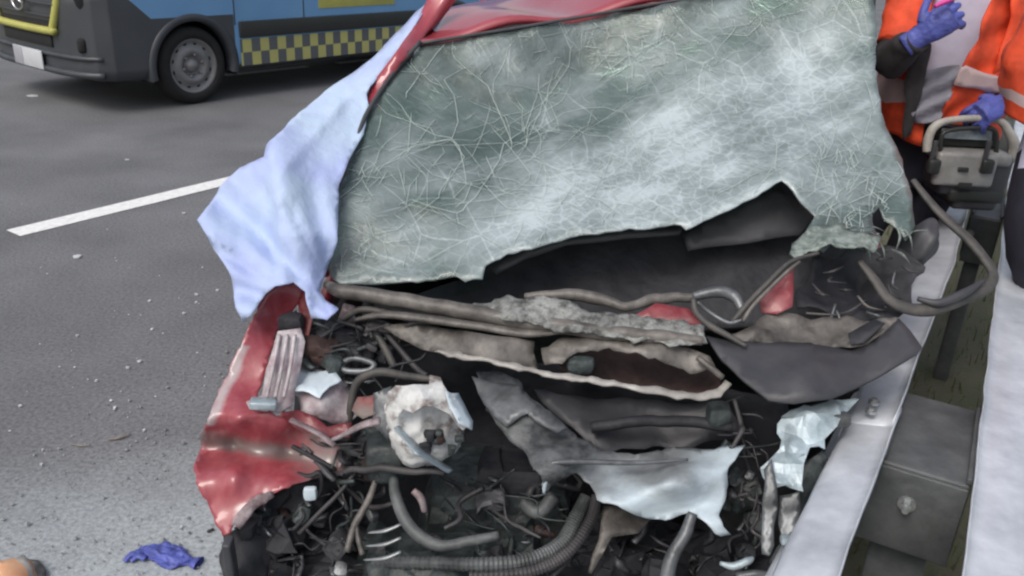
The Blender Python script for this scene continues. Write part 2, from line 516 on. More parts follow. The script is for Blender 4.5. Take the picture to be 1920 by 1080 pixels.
def catmull(pts, n=8):
    pts = [tuple(p) for p in pts]
    if len(pts) < 3:
        a, b = np.array(pts[0]), np.array(pts[1])
        return [a + (b - a) * i / n for i in range(n + 1)]
    P = [np.array(p, float) for p in pts]
    P = [2 * P[0] - P[1]] + P + [2 * P[-1] - P[-2]]
    out = []
    for i in range(1, len(P) - 2):
        for k in range(n):
            t = k / n
            out.append(0.5 * ((2 * P[i]) + (-P[i - 1] + P[i + 1]) * t + (2 * P[i - 1] - 5 * P[i] + 4 * P[i + 1] - P[i + 2]) * t * t
                              + (-P[i - 1] + 3 * P[i] - 3 * P[i + 1] + P[i + 2]) * t ** 3))
    out.append(P[-2])
    return out


def sweep(path, rad, seg=8, flat=1.0, up=Vector((0, 0, 1)), cap=True, ribs=0.0):
    vs, fs = [], []
    n = len(path)
    rr = rad if hasattr(rad, '__len__') else [rad] * n
    if len(rr) != n:
        rr = list(np.interp(np.linspace(0, 1, n), np.linspace(0, 1, len(rr)), rr))
    prev = None
    for i in range(n):
        p = Vector(path[i])
        d = Vector(path[min(i + 1, n - 1)]) - Vector(path[max(i - 1, 0)])
        if d.length < 1e-9: d = Vector((0, 0, 1))
        d.normalize()
        if prev is None:
            s = d.cross(up)
            if s.length < 1e-3: s = d.cross(Vector((1, 0, 0)))
        else:
            s = prev - d * prev.dot(d)
        s.normalize(); prev = s
        u = s.cross(d)
        r = rr[i] * (1 + (ribs if i % 2 else -ribs))
        for k in range(seg):
            a = 2 * math.pi * k / seg
            vs.append(p + s * (math.cos(a) * r) + u * (math.sin(a) * r * flat))
    for i in range(n - 1):
        for k in range(seg):
            a, b = i * seg + k, i * seg + (k + 1) % seg
            fs.append([a, b, b + seg, a + seg])
    if cap:
        fs.append(list(range(seg))[::-1])
        fs.append(list(range((n - 1) * seg, n * seg)))
    return vs, fs


def tube(name, pts, rad, m, parent, n=7, seg=8, flat=1.0, world=False, rough=0.0, ribs=0.0, local=False):
    P = [tuple(p) if (world or local) else tuple(at(*p)) for p in pts]
    path = catmull(P, n)
    if rough:
        sd = random.random() * 90
        path = [Vector(p) + Vector(noise.noise_vector(Vector(p) * 22 + Vector((sd, 0, 0)))) * rough for p in path]
    v, f = sweep(path, rad, seg, flat, ribs=ribs)
    return build(name, v, f, m, parent, smooth=(ribs == 0), local=local)


class TPS:
    def __init__(s, ctrl):
        c = np.array(ctrl, float)
        s.p = c[:, :2] / 1000.0
        n = len(c)
        d = np.linalg.norm(s.p[:, None] - s.p[None], axis=2)
        K = np.where(d > 0, d * d * np.log(d + 1e-12), 0) + np.eye(n) * 1e-5
        P = np.hstack([np.ones((n, 1)), s.p])
        A = np.zeros((n + 3, n + 3))
        A[:n, :n] = K; A[:n, n:] = P; A[n:, :n] = P.T
        b = np.concatenate([c[:, 2], np.zeros(3)])
        s.w = np.linalg.lstsq(A, b, rcond=None)[0]

    def __call__(s, x, y):
        q = np.array([x, y]) / 1000.0
        d = np.linalg.norm(s.p - q, axis=1)
        k = np.where(d > 0, d * d * np.log(d + 1e-12), 0)
        return float(k @ s.w[:len(d)] + s.w[-3] + s.w[-2] * q[0] + s.w[-1] * q[1])


def inside(x, y, poly):
    r = False
    j = len(poly) - 1
    for i in range(len(poly)):
        xi, yi = poly[i]; xj, yj = poly[j]
        if (yi > y) != (yj > y) and x < (xj - xi) * (y - yi) / (yj - yi + 1e-12) + xi:
            r = not r
        j = i
    return r


def sheet(name, outline, ctrl, m, parent, res=20, amp=0.0, fr=9, thick=0.003, jag=0.0, fold=None, smooth=True, holes=(),
          extra=None, mats=None, fmat=None):
    """a bent plate: its outline and its depth control points give the 3D surface"""
    tp = TPS(ctrl)
    V, E = [], []

    def ring(pl, close=True):
        st = len(V)
        n = len(pl)
        for i in range(n):
            a, b = pl[i], pl[(i + 1) % n]
            L = math.hypot(b[0] - a[0], b[1] - a[1])
            k = max(1, int(L / res))
            for q in range(k):
                x = a[0] + (b[0] - a[0]) * q / k; y = a[1] + (b[1] - a[1]) * q / k
                if jag:
                    x += random.uniform(-jag, jag); y += random.uniform(-jag, jag)
                V.append((x, y))
        e = len(V)
        for i in range(st, e):
            E.append((i, i + 1 if i + 1 < e else st))
        return V[st:e]
    rp = ring(outline)
    hp = [ring(h) for h in holes]
    xs = [p[0] for p in outline]; ys = [p[1] for p in outline]
    bnd = np.array(V)
    y = min(ys)
    row = 0
    while y <= max(ys):
        x = min(xs) + (res / 2 if row % 2 else 0)
        while x <= max(xs):
            jx = x + random.uniform(-.2, .2) * res; jy = y + random.uniform(-.2, .2) * res
            if inside(jx, jy, rp) and not any(inside(jx, jy, h) for h in hp):
                if np.min(np.hypot(bnd[:, 0] - jx, bnd[:, 1] - jy)) > res * 0.55:
                    V.append((jx, jy))
            x += res
        y += res * 0.87
        row += 1
    ov, oe, of, *_ = delaunay_2d_cdt([Vector(v) for v in V], E, [], 1, 1e-5)
    faces = []
    for f in of:
        cx = sum(ov[i][0] for i in f) / len(f); cy = sum(ov[i][1] for i in f) / len(f)
        if any(inside(cx, cy, h) for h in hp) or not inside(cx, cy, rp):
            continue
        faces.append(list(f)[::-1])
    W = []
    sd = random.random() * 40
    for v in ov:
        Y = tp(v[0], v[1])
        if fold: Y += fold(v[0], v[1])
        p = at(v[0], v[1], Y)
        if amp:
            p = p + Vector(noise.noise_vector(p * fr + Vector((sd, 0, 0)))) * amp
        W.append(p)
    uvs = [(v[0] / 1000, v[1] / 1000) for v in ov]
    o = build(name, W, faces, mats or m, parent, smooth=smooth)
    if fmat:
        for p, f in zip(o.data.polygons, faces):
            cx = sum(ov[i][0] for i in f) / len(f); cy = sum(ov[i][1] for i in f) / len(f)
            p.material_index = fmat(cx, cy)
    if extra: extra(o, W, ov)
    if thick:
        s = o.modifiers.new("thickness", 'SOLIDIFY')
        s.thickness = thick; s.offset = -1
    return o


def merge(parts):
    vs, fs = [], []
    for v, f in parts:
        k = len(vs)
        vs += v
        fs += [[i + k for i in q] for q in f]
    return vs, fs


# ------------------------------------------------------------------ ground
def quad(name, pts, m, kind='structure'):
    o = build(name, pts, [list(range(len(pts)))], m, None, smooth=False)
    o['kind'] = kind
    return o


quad("road", [road(-300, -200), road(300, -200), road(300, 400), road(-300, 400)], M_ASPH)
ed = []
s_ = -40.0
while s_ < 120:
    ed.append(s_)
    s_ += 0.12 if -2 < s_ < 12 else 2.0
n_ = len(ed)
# median strip of soil under the barrier
vs, fs = [], []
for i, s in enumerate(ed):
    for k in range(9):
        q = -0.45 + k * 0.16
        vs.append(road(q, s, 0.012 + 0.03 * math.sin(k / 8 * math.pi) + 0.02 * noise.noise(Vector((q * 8, s * 6, 0)))))
fs = [[i * 9 + k, i * 9 + k + 1, (i + 1) * 9 + k + 1, (i + 1) * 9 + k] for i in range(n_ - 1) for k in range(8)]
o = build("median_soil", vs, fs, M_SOIL, None)
o['kind'] = 'structure'
quad("verge", [road(-80, -200, 0.006), road(-11.2, -200, 0.006), road(-11.2, 400, 0.006), road(-80, 400, 0.006)], M_VERGE)


def stripe(name, a, b, wd, z, nseg=14):
    d = (b - a).normalized()
    n = Vector((d.y, -d.x, 0))
    vs = []
    for i in range(nseg + 1):
        p = a.lerp(b, i / nseg)
        for s in (-1, 1):
            k = wd / 2 * (1 + 0.06 * noise.noise(p * 9 + Vector((s * 5, 0, 0))))
            vs.append(p + n * s * k + Vector((0, 0, z)))
    o = build(name, vs, [[2 * i, 2 * i + 1, 2 * i + 3, 2 * i + 2] for i in range(nseg)], M_PAINT, None, smooth=False)
    o['kind'] = 'structure'
    return o


A1, B1 = atz(25, 438, 0), atz(418, 342, 0)
dl = (B1 - A1).normalized()
stripe("lane_marking", A1, A1 + dl * 4.0, 0.15, 0.004)
stripe("lane_marking", A1 + dl * 13, A1 + dl * 17, 0.15, 0.004)
a2, b2 = atz(420, 142, 0), atz(577, 125, 0)
d2 = (b2 - a2).normalized()
stripe("lane_marking", a2, b2, 0.12, 0.004)
c2 = atz(632, 119, 0)
stripe("lane_marking", c2, c2 + d2 * 5, 0.12, 0.004)


def scatter(name, n, fn, size, m, label, cat, seed=1):
    rnd = random.Random(seed)
    vs, fs = [], []
    base = [Vector(v) for v in ((1, 0, 0), (-1, 0, 0), (0, 1, 0), (0, -1, 0), (0, 0, 1), (0, 0, -1))]
    fc = [(0, 2, 4), (2, 1, 4), (1, 3, 4), (3, 0, 4), (2, 0, 5), (1, 2, 5), (3, 1, 5), (0, 3, 5)]
    for i in range(n):
        p = fn(rnd)
        if p is None: continue
        s = size * math.exp(rnd.gauss(0, 0.45))
        a = rnd.random() * 6.28
        k = len(vs)
        for b in base:
            q = Vector((b.x * rnd.uniform(.6, 1.2), b.y * rnd.uniform(.6, 1.2), b.z * rnd.uniform(.4, .8))) * s
            vs.append(p + Vector((q.x * math.cos(a) - q.y * math.sin(a), q.x * math.sin(a) + q.y * math.cos(a), q.z + s * .3)))
        fs += [[x + k for x in f] for f in fc]
    o = build(name, vs, fs, m, None, smooth=False)
    return tag(o, label, cat, kind='stuff')


def f_sh(r):
    q = r.uniform(-2.6, -0.9); s = r.uniform(0.3, 4.5)
    if r.random() > 0.25 + 0.75 * (q + 2.6) / 1.6: return None
    return road(q, s, 0.005)


scatter("gravel", 12000, f_sh, 0.0034, M_STONE, "fine pale grit strewn over the hard shoulder", "gravel", 3)


def f_gl(r):
    p = atz(230 + r.gauss(0, 120), 640 + r.gauss(0, 110), 0.006)
    return p


scatter("glass_crumbs", 45, f_gl, 0.0036, M_CRUMB, "broken glass crumbs scattered on the asphalt", "glass", 5)

# grass in the median
rnd = random.Random(11)
vs, fs = [], []
for i in range(2600):
    q = rnd.uniform(-0.4, 0.75); s = rnd.uniform(0.8, 7)
    p = road(q, s, 0.02)
    h = rnd.uniform(0.03, 0.11); a = rnd.random() * 6.28; b = rnd.uniform(0, .06)
    d = Vector((math.cos(a), math.sin(a), 0)); wv = Vector((-d.y, d.x, 0)) * 0.003
    k = len(vs)
    vs += [p - wv, p + wv, p + d * b * .5 + Vector((0, 0, h * .7)) + wv * .6, p + d * b * .5 + Vector((0, 0, h * .7)) - wv * .6, p + d * b * 1.2 + Vector((0, 0, h))]
    fs += [[k, k + 1, k + 2, k + 3], [k + 3, k + 2, k + 4]]
tag(build("median_grass", vs, fs, M_GRASS, None, smooth=False), "short dry grass growing under the crash barrier", "grass", kind='stuff')


# ------------------------------------------------------------------ crash barrier
def cz(px, py, z):
    p = atz(px, py, z)
    return (px, py, p.y)


BZ = 0.80
bar = empty("crash_barrier", road(0.03, 1.6, 0), "double-sided galvanised steel crash barrier running beside the wrecked car", "crash barrier")
WPROF = [(0.004, .31), (0.0, .300), (.018, .288), (.074, .262), (.083, .248), (.083, .222), (.072, .205), (.03, .182), (.024, .165), (.024, .145),
         (.03, .128), (.072, .105), (.083, .088), (.083, .062), (.074, .048), (.018, .022), (.0, .010), (.004, 0)]


def beam(name, side, q0, s0, s1, tilt, off, m, bend=0.0, z=BZ):
    vs, fs = [], []
    n = max(4, int((s1 - s0) / 0.06))
    k = len(WPROF)
    for i in range(n + 1):
        s = s0 + (s1 - s0) * i / n
        dq = bend * min(2.0, max(0, s - .9)) + 0.004 * noise.noise(Vector((s * 4, side, 0)))
        tl = tilt(s)
        for a, h in WPROF:
            aa = side * (a + off); hh = h - .31
            aa += 0.003 * noise.noise(Vector((s * 9, h * 20, side)))
            x = aa * math.cos(tl) - hh * math.sin(tl)
            zz = aa * math.sin(tl) + hh * math.cos(tl)
            vs.append(road(q0 + x + side * dq, s, z + zz + 0.006 * noise.noise(Vector((s * 2.2, 9 + side, 0)))))
    for i in range(n):
        for j in range(k - 1):
            f = [i * k + j, i * k + j + 1, (i + 1) * k + j + 1, (i + 1) * k + j]
            fs.append(f if side > 0 else f[::-1])
    o = build(name, vs, fs, m, bar)
    s = o.modifiers.new("thickness", 'SOLIDIFY'); s.thickness = 0.003; s.offset = 0
    return o


sj = qs(atz(1650, 775, BZ))[1]
nt_ = lambda s: R(-14) if s < 2.5 else R(-14 + 6 * min(1, (s - 2.5)))
beam("beam", -1, -0.045, -1.0, sj + 0.05, nt_, 0.0, M_GALV, bend=-.030)
beam("beam", -1, -0.045, sj - 0.02, 14, nt_, 0.004, M_GALV, bend=-.030)
ft = lambda s: R(24)
beam("beam", 1, 0.126, -1.0, 1.1, ft, 0.0, M_GALV)
beam("beam", 1, 0.126, 1.07, 14, ft, 0.004, M_GALV)
# splice bolts
for (q, s, z) in ((-.075, sj + .0, .792), (-.075, sj + .045, .792), (-.062, sj + .3, .797), (.165, 1.12, .772), (.165, 1.18, .772), (.20, 1.5, .74), (.185, 1.9, .76)):
    c_ = road(q, s, z + .004)
    v, f = merge([sweep([c_, c_ + Vector((0, 0, .006))], .012, 12), sweep([c_ + Vector((0, 0, .005)), c_ + Vector((0, 0, .012))], .007, 6)])
    build("bolt", v, f, M_ALU, bar, smooth=False)
# post with its spacer block, repeated every 2 m
sp0, sp1 = qs(atz(1700, 880, 0.775))[1], qs(atz(1760, 748, 0.775))[1]


def rbox(name, q0, q1, s0, s1, z0, z1, m, parent, bevel=0.006, dent=0.0):
    c = road((q0 + q1) / 2, (s0 + s1) / 2, (z0 + z1) / 2)
    return box(name, c, (q1 - q0, s1 - s0, z1 - z0), m, parent, rot=(0, 0, math.atan2(D.y, D.x) - math.pi / 2), bevel=bevel, dent=dent)


for k in range(6):
    o_ = k * 2.0
    sa, sb = sp0 + o_, sp1 + o_
    ql = -0.046 + .030 * min(2.0, max(0, sa - .9)) + .006
    ql = -0.036 if k == 0 else ql
    rbox("spacer", ql, 0.134, sa + 0.012, sb, 0.60, 0.772, M_GALVD, bar)
    rbox("face_plate", ql - (.01 if k == 0 else -.004), 0.132, sa, sa + 0.009, 0.585, 0.768, M_GALVD, bar, 0.003)
    rbox("post", ql + .024, 0.1, sa + 0.05, sa + 0.17, -0.05, 0.598, M_GALVD, bar, 0.004)
    # ribs on the spacer top
    rbox("flange", ql + .005, ql + .015, sa + 0.015, sb - 0.01, 0.773, 0.786, M_GALVD, bar, 0.002)
    rbox("flange", 0.124, 0.134, sa + 0.015, sb - 0.01, 0.773, 0.786, M_GALVD, bar, 0.002)
    if k < 2:
        cb = road(0.035, sa - 0.004, 0.70)
        bolt = []
        for (l0, l1, r_, sg) in ((0.004, -0.001, 0.017, 14), (-0.001, -0.013, 0.0115, 6), (-0.013, -0.026, 0.0065, 10)):
            bolt.append(sweep([cb + D * l0, cb + D * l1], r_, sg))
        v, f = merge(bolt)
        b_ = build("bolt", v, f, M_ALU, bar, smooth=False)

# ------------------------------------------------------------------ the wrecked car
car = empty("wrecked_car", (0.27, 2.6, 0), "red hatchback with crushed front end and shattered windscreen against the barrier", "car")

# --- windscreen
WS_OUT = [(780, 88), (900, 66), (1060, 40), (1250, 8), (1400, -18), (1560, -40), (1636, -50), (1642, 60), (1646, 170), (1662, 235), (1690, 300),
          (1712, 380), (1716, 425), (1700, 452), (1688, 430), (1660, 408), (1652, 384), (1632, 400), (1640, 432), (1600, 458), (1572, 440), (1545, 470), (1500, 452), (1530, 405),
          (1505, 380), (1465, 338), (1380, 385), (1285, 432), (1275, 420), (1180, 428), (1090, 440), (1010, 462), (950, 478), (912, 498), (905, 522),
          (870, 528), (855, 516), (800, 524), (740, 532), (640, 536), (622, 520), (612, 500), (622, 450), (632, 380), (640, 340), (668, 275), (692, 210), (735, 145)]
WS_C = [(625, 540, 1.86), (640, 345, 2.10), (690, 210, 2.33), (780, 90, 2.54), (1000, 50, 2.62), (1250, 5, 2.68), (1640, -45, 2.66),
        (1715, 430, 1.98), (1650, 230, 2.26), (1690, 330, 2.12),
        (750, 530, 1.87), (900, 500, 1.90), (1010, 465, 1.93), (1180, 425, 1.97), (1280, 425, 1.97), (1465, 345, 2.07), (1550, 460, 1.93), (1600, 380, 2.03),
        (850, 360, 2.12), (960, 230, 2.40), (1100, 130, 2.58), (1050, 330, 2.17), (1250, 220, 2.36), (1450, 110, 2.52), (1450, 230, 2.30), (1300, 330, 2.13), (760, 260, 2.28),
        (1560, 220, 2.33), (1560, 320, 2.12)]


def ws_fold(x, y):
    # creases of the sagging laminate
    f = 0.0
    d = (x - 1090) * 0.42 + (y - 330) * 0.9
    f += 0.018 * math.exp(-(d / 60) ** 2)
    e = (x - 1500) * 0.86 + (y - 290) * 0.5
    f -= 0.03 * math.exp(-(e / 70) ** 2) * max(0, min(1, (y - 60) / 200))
    return f


CRAZE_GLARE = [  # centres of crushing and of the painted sky reflection: x, y, radius, weight
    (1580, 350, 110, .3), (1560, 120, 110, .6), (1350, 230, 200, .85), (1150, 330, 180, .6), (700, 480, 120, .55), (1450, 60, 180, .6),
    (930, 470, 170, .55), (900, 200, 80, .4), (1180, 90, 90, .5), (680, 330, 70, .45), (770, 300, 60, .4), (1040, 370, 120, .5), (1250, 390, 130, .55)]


def ws_extra(o, W, ov):
    me = o.data
    # coordinates measured along the sheet itself
    a = Vector((1, 0, 0)); b = (Vector(at(960, 230, 2.40)) - Vector(at(900, 500, 1.90))).normalized()
    l = me.uv_layers.new(name="uv")
    for p in me.polygons:
        for li in p.loop_indices:
            q = W[me.loops[li].vertex_index]
            l.data[li].uv = (q.dot(a), q.dot(b))
    at_ = me.attributes.new("craze_glare", 'FLOAT', 'POINT')
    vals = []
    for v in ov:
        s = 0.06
        for cx, cy, r, w_ in CRAZE_GLARE:
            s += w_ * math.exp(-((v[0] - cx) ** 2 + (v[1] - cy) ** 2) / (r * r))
        d = 0.42 * (v[0] - 1250) + 0.9 * (v[1] - 215)   # fold: whiter below it, a sky reflection put into the colour
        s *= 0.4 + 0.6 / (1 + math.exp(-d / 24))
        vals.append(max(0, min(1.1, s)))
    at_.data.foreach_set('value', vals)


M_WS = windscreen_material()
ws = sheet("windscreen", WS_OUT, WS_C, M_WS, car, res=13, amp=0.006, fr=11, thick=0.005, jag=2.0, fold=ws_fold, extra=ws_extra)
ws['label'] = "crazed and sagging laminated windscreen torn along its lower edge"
WSP = TPS(WS_C)


def wsY(x, y):
    return WSP(x, y) + ws_fold(x, y)


# crack lines: filaments standing on the sheet
rnd = random.Random(21)
cr = []


def crack(x, y, ang, length, wd, depth=0):
    pts = []
    step = 13
    n = int(length / step)
    a = ang
    for i in range(n + 1):
        if not inside(x, y, WS_OUT): break
        pts.append((x, y))
        a += rnd.gauss(0, 0.05) if rnd.random() < .72 else rnd.gauss(0, .55)
        x += math.cos(a) * step; y += math.sin(a) * step * 0.8
        if depth < 2 and rnd.random() < 0.10:
            crack(x, y, a + rnd.choice((-1, 1)) * rnd.uniform(.4, 1.2), length * rnd.uniform(.2, .55), wd * .7, depth + 1)
    if len(pts) < 3: return
    P = [at(px, py, wsY(px, py) - 0.006) for px, py in pts]
    r = [wd * (0.35 + 0.65 * math.sin(math.pi * min(1, .15 + .85 * i / len(P)))) for i in range(len(P))]
    cr.append(sweep(P, [q * .8 for q in r], 4, 0.4))


STARS = [(905, 345, 6, 200, .0018), (925, 330, 3, 120, .0016), (790, 140, 6, 130, .0016), (1010, 170, 7, 130, .0014), (1180, 100, 9, 110, .0017),
         (760, 290, 4, 140, .0014), (1330, 120, 7, 150, .0013), (1540, 300, 6, 190, .0014), (1610, 330, 5, 140, .0014), (1450, 320, 6, 170, .0014), (700, 440, 6, 110, .0014),
         (680, 330, 8, 90, .0015), (1640, 200, 7, 160, .0014), (1130, 330, 6, 180, .0012), (1580, 410, 5, 90, .0015), (1280, 280, 6, 160, .0011),
         (960, 470, 7, 110, .0014), (1660, 380, 4, 90, .0014), (1420, 30, 7, 120, .0013)]
for x, y, n, L, wd in STARS:
    a0 = rnd.random() * 6.28
    for k in range(n):
        crack(x + rnd.gauss(0, 4), y + rnd.gauss(0, 4), a0 + 6.283 * k / n + rnd.gauss(0, .2), L * rnd.uniform(.4, 1.0), wd * .75, 1 if k % 2 else 0)
for k in range(70):
    cx, cy, r_, w_ = rnd.choice(CRAZE_GLARE)
    crack(cx + rnd.gauss(0, r_ * .6), cy + rnd.gauss(0, r_ * .6), rnd.random() * 6.28, rnd.uniform(18, 60), .0008, 1)
for k in range(16):   # long radial cracks following the fold
    crack(rnd.uniform(720, 1000), rnd.uniform(260, 430), -0.45 + rnd.gauss(0, .25), rnd.uniform(140, 420), .0011, 1)
for k in range(100):   # dense crushing towards the torn lower corner
    crack(1600 + rnd.gauss(0, 55), 360 + rnd.gauss(0, 60), rnd.random() * 6.28, rnd.uniform(26, 70), .0010, 1)
for k in range(35):
    crack(1180 + rnd.gauss(0, 80), 85 + rnd.gauss(0, 35), rnd.gauss(-.2, .8), rnd.uniform(26, 60), .0010, 1)
for k in range(22):
    crack(690 + rnd.gauss(0, 35), 400 + rnd.gauss(0, 80), rnd.random() * 6.28, rnd.uniform(26, 60), .0009, 1)
v, f = merge(cr)
o = build("crack_lines", v, f, M_CRACK, ws)
o['kind'] = 'stuff'
# black bonding seal along the pillar and the loose shards at the torn corner
tube("seal", [(788, 78, 2.535), (735, 140, 2.44), (690, 208, 2.32), (664, 275, 2.20), (640, 335, 2.09), (632, 372, 2.04)], 0.006, M_BLACKPL, ws)
tube("seal", [(784, 82, 2.54), (1000, 47, 2.62), (1250, 4, 2.68), (1500, -34, 2.67)], 0.005, M_BLACKPL, ws)
sheet("shard", [(1480, 480), (1500, 440), (1545, 415), (1600, 425), (1655, 450), (1640, 470), (1590, 468), (1560, 455), (1520, 470), (1490, 490)],
      [(1490, 480, 1.86), (1600, 440, 1.90), (1650, 455, 1.89), (1550, 420, 1.95), (1560, 455, 1.86)], M_SHARD, ws, res=10, amp=0.012, fr=25, thick=0.003, jag=4)
for k in range(14):
    x, y = rnd.uniform(1570, 1705), rnd.uniform(415, 470)
    a = rnd.uniform(-.7, 1.9)
    tube("sliver", [(x, y, 1.93), (x + 22 * math.cos(a), y + 22 * math.sin(a), 1.91), (x + 46 * math.cos(a + .3), y + 46 * math.sin(a + .3), 1.90)], [0.004, 0.0035, 0.001], M_SHARD if k % 3 else M_STEEL, ws, n=4, seg=5, flat=.5)

# --- roof
RL, RM, RR = at(786, 72, 2.545), at(1235, -2, 2.69), at(1660, -72, 2.67)
back = Vector((0.06, 1.0, 0.0)).normalized()
lat = (RR - RL).normalized()
vs, fs = [], []
nu, nv = 40, 26
for j in range(nv + 1):
    for i in range(nu + 1):
        u = i / nu; t = j / nv
        e = RL * ((1 - u) * (1 - 2 * u)) + RM * (4 * u * (1 - u)) + RR * (u * (2 * u - 1))
        p = e + back * (t * 1.25)
        p.z += 0.05 * math.sin(math.pi * min(1, t * 1.1)) + 0.02 * math.sin(math.pi * u) * t - 0.03 * t
        # buckles running back from the header
        bk = 0.018 * math.sin((p.x * 9 + p.y * 5) * 1.6) * math.exp(-((t - .12) / .25) ** 2)
        p.z += bk + 0.01 * noise.noise(p * 5)
        vs.append(p)
W_ = nu + 1
fs = [[j * W_ + i, j * W_ + i + 1, (j + 1) * W_ + i + 1, (j + 1) * W_ + i] for j in range(nv) for i in range(nu)]
roof = build("roof", vs, fs, M_RED, car)
s = roof.modifiers.new("thickness", 'SOLIDIFY'); s.thickness = 0.02; s.offset = -1

# --- pillars
sheet("pillar", [(800, 4), (812, -20), (850, -20), (800, 60), (782, 92), (752, 118), (722, 160), (702, 200), (694, 206), (688, 180), (695, 160), (735, 108), (772, 56)],
      [(805, 0, 2.74), (850, -20, 2.74), (782, 90, 2.56), (770, 58, 2.61), (700, 203, 2.345), (690, 178, 2.40), (740, 125, 2.45), (752, 100, 2.47)], M_RED, car, res=10, amp=.003, fr=12, thick=.04)
tube("pillar", [(690, 200, 2.39), (664, 270, 2.28), (640, 355, 2.16), (616, 450, 2.05), (608, 515, 1.97)], .014, M_RED, car)
tube("pillar", [(1640, -70, 2.72), (1630, 60, 2.64), (1636, 200, 2.47), (1672, 330, 2.26), (1690, 430, 2.1)], 0.014, M_BLACKPL, car, flat=.6, seg=10)

# --- rear body: flanks, doors, windows, tail and wheels in the car's own direction
cb = Vector((0.27, 1.95, 0))
rr_ = back
ll_ = Vector((rr_.y, -rr_.x, 0))


def cp(l, s, z):
    return cb + ll_ * l + rr_ * s + Vector((0, 0, z + 0.07 * (l + .7) / 1.4))


def flank(name, side, prof, s0, s1, m):
    n = 16
    vs, fs = [], []
    k = len(prof)
    for i in range(n + 1):
        s = s0 + (s1 - s0) * i / n
        tp_ = 1 - 0.1 * max(0, (s - 1.6) / 1.2) ** 2
        for l, z in prof:
            vs.append(cp(side * l * tp_, s, z) + Vector((0, 0, 0)))
    for i in range(n):
        for j in range(k - 1):
            f = [i * k + j, i * k + j + 1, (i + 1) * k + j + 1, (i + 1) * k + j]
            fs.append(f if side > 0 else f[::-1])
    o = build(name, vs, fs, m, car)
    q = o.modifiers.new("thickness", 'SOLIDIFY'); q.thickness = 0.03; q.offset = -1
    return o


SIDE = [(0.70, .22), (0.76, .30), (0.79, .45), (0.80, .6), (0.78, .74), (0.73, .86)]
for sd_ in (-1, 1):
    flank("door", sd_, SIDE, 0.12 if sd_ < 0 else 0.45, 1.2, M_RED)
    flank("rear_flank", sd_, SIDE, 1.215, 2.7, M_RED)
    GL = [(0.725, .87), (0.67, 1.08), (0.61, 1.27)]
    flank("side_window", sd_, GL, 0.75, 1.75, M_GLASSD)
    flank("quarter_panel", sd_, GL, 1.76, 2.45, M_RED)
    flank("roof_rail", sd_, [(0.62, 1.26), (0.60, 1.31), (0.56, 1.34)], 0.62, 2.2, M_RED)


def wheel_parts(parent, c, axis, r, wd, rim_m, name="wheel", spokes=5, local=False, nuts=False):
    axis = Vector(axis).normalized()
    u = axis.orthogonal().normalized(); v_ = axis.cross(u)
    prof = [(-.5, .70), (-.5, .86), (-.42, .97), (-.25, 1.0), (.25, 1.0), (.42, .97), (.5, .86), (.5, .70)]
    vs, fs = [], []
    sg = 40
    for k in range(sg):
        a = 2 * math.pi * k / sg
        d = u * math.cos(a) + v_ * math.sin(a)
        for x, q in prof:
            vs.append(Vector(c) + axis * x * wd + d * (q * r))
    m_ = len(prof)
    for k in range(sg):
        for j in range(m_):
            fs.append([k * m_ + j, k * m_ + (j + 1) % m_, ((k + 1) % sg) * m_ + (j + 1) % m_, ((k + 1) % sg) * m_ + j])
    ty = build(name, vs, fs, M_TYRE, parent, local=local)
    # steel rim dish with a raised ring, hub and holes
    dish = [(.46, .70), (.47, .66), (.36, .62), (.30, .56), (.42, .47), (.46, .40), (.44, .33), (.28, .24), (.24, .17), (.50, .14), (.52, .0)]
    vs, fs = [], []
    m_ = len(dish)
    for k in range(sg):
        a = 2 * math.pi * k / sg
        d = u * math.cos(a) + v_ * math.sin(a)
        for x, q in dish:
            vs.append(Vector(c) + axis * x * wd + d * (q * r))
    for k in range(sg):
        for j in range(m_ - 1):
            fs.append([k * m_ + j, k * m_ + j + 1, ((k + 1) % sg) * m_ + j + 1, ((k + 1) % sg) * m_ + j])
    rim = build("rim", vs, fs, rim_m, ty, local=local)
    hol = []
    for k in range(12):
        a = 2 * math.pi * k / 12
        d = u * math.cos(a) + v_ * math.sin(a)
        p = Vector(c) + d * (.56 * r)
        hol.append(sweep([p + axis * .30 * wd, p + axis * (.33 * wd)], .035 * r / .35 * .5, 8))
    v2, f2 = merge(hol)
    h = build("rim_hole", v2, f2, M_TYRE, ty, local=local); h['kind'] = 'stuff'
    if nuts:
        nn = []
        for k in range(6):
            a = 2 * math.pi * k / 6
            d = u * math.cos(a) + v_ * math.sin(a)
            p = Vector(c) + d * (.28 * r)
            nn.append(sweep([p + axis * .33 * wd, p + axis * (.45 * wd)], .014, 6))
        v2, f2 = merge(nn)
        h = build("wheel_nut", v2, f2, M_RIM, ty, local=local); h['kind'] = 'stuff'
    return ty


for sd_ in (-1, 1):
    c = cp(sd_ * 0.70, 2.05, 0)
    wheel_parts(car, (c.x, c.y, .30), ll_ * sd_, .30, .18, M_RIM)
# tail
prof = [(2.70, .22), (2.74, .45), (2.72, .8), (2.45, 1.28), (2.15, 1.36)]
vs, fs = [], []
for i in range(13):
    l = -0.66 + 1.32 * i / 12
    for s_, z in prof:
        vs.append(cp(l * (0.92 if z > 1 else 1.0), s_ - 0.08 * (l / .66) ** 2, z))
k = len(prof)
fs = [[i * k + j, (i + 1) * k + j, (i + 1) * k + j + 1, i * k + j + 1] for i in range(12) for j in range(k - 1)]
o = build("tailgate", vs, fs, M_RED, car)
q = o.modifiers.new("thickness", 'SOLIDIFY'); q.thickness = 0.03
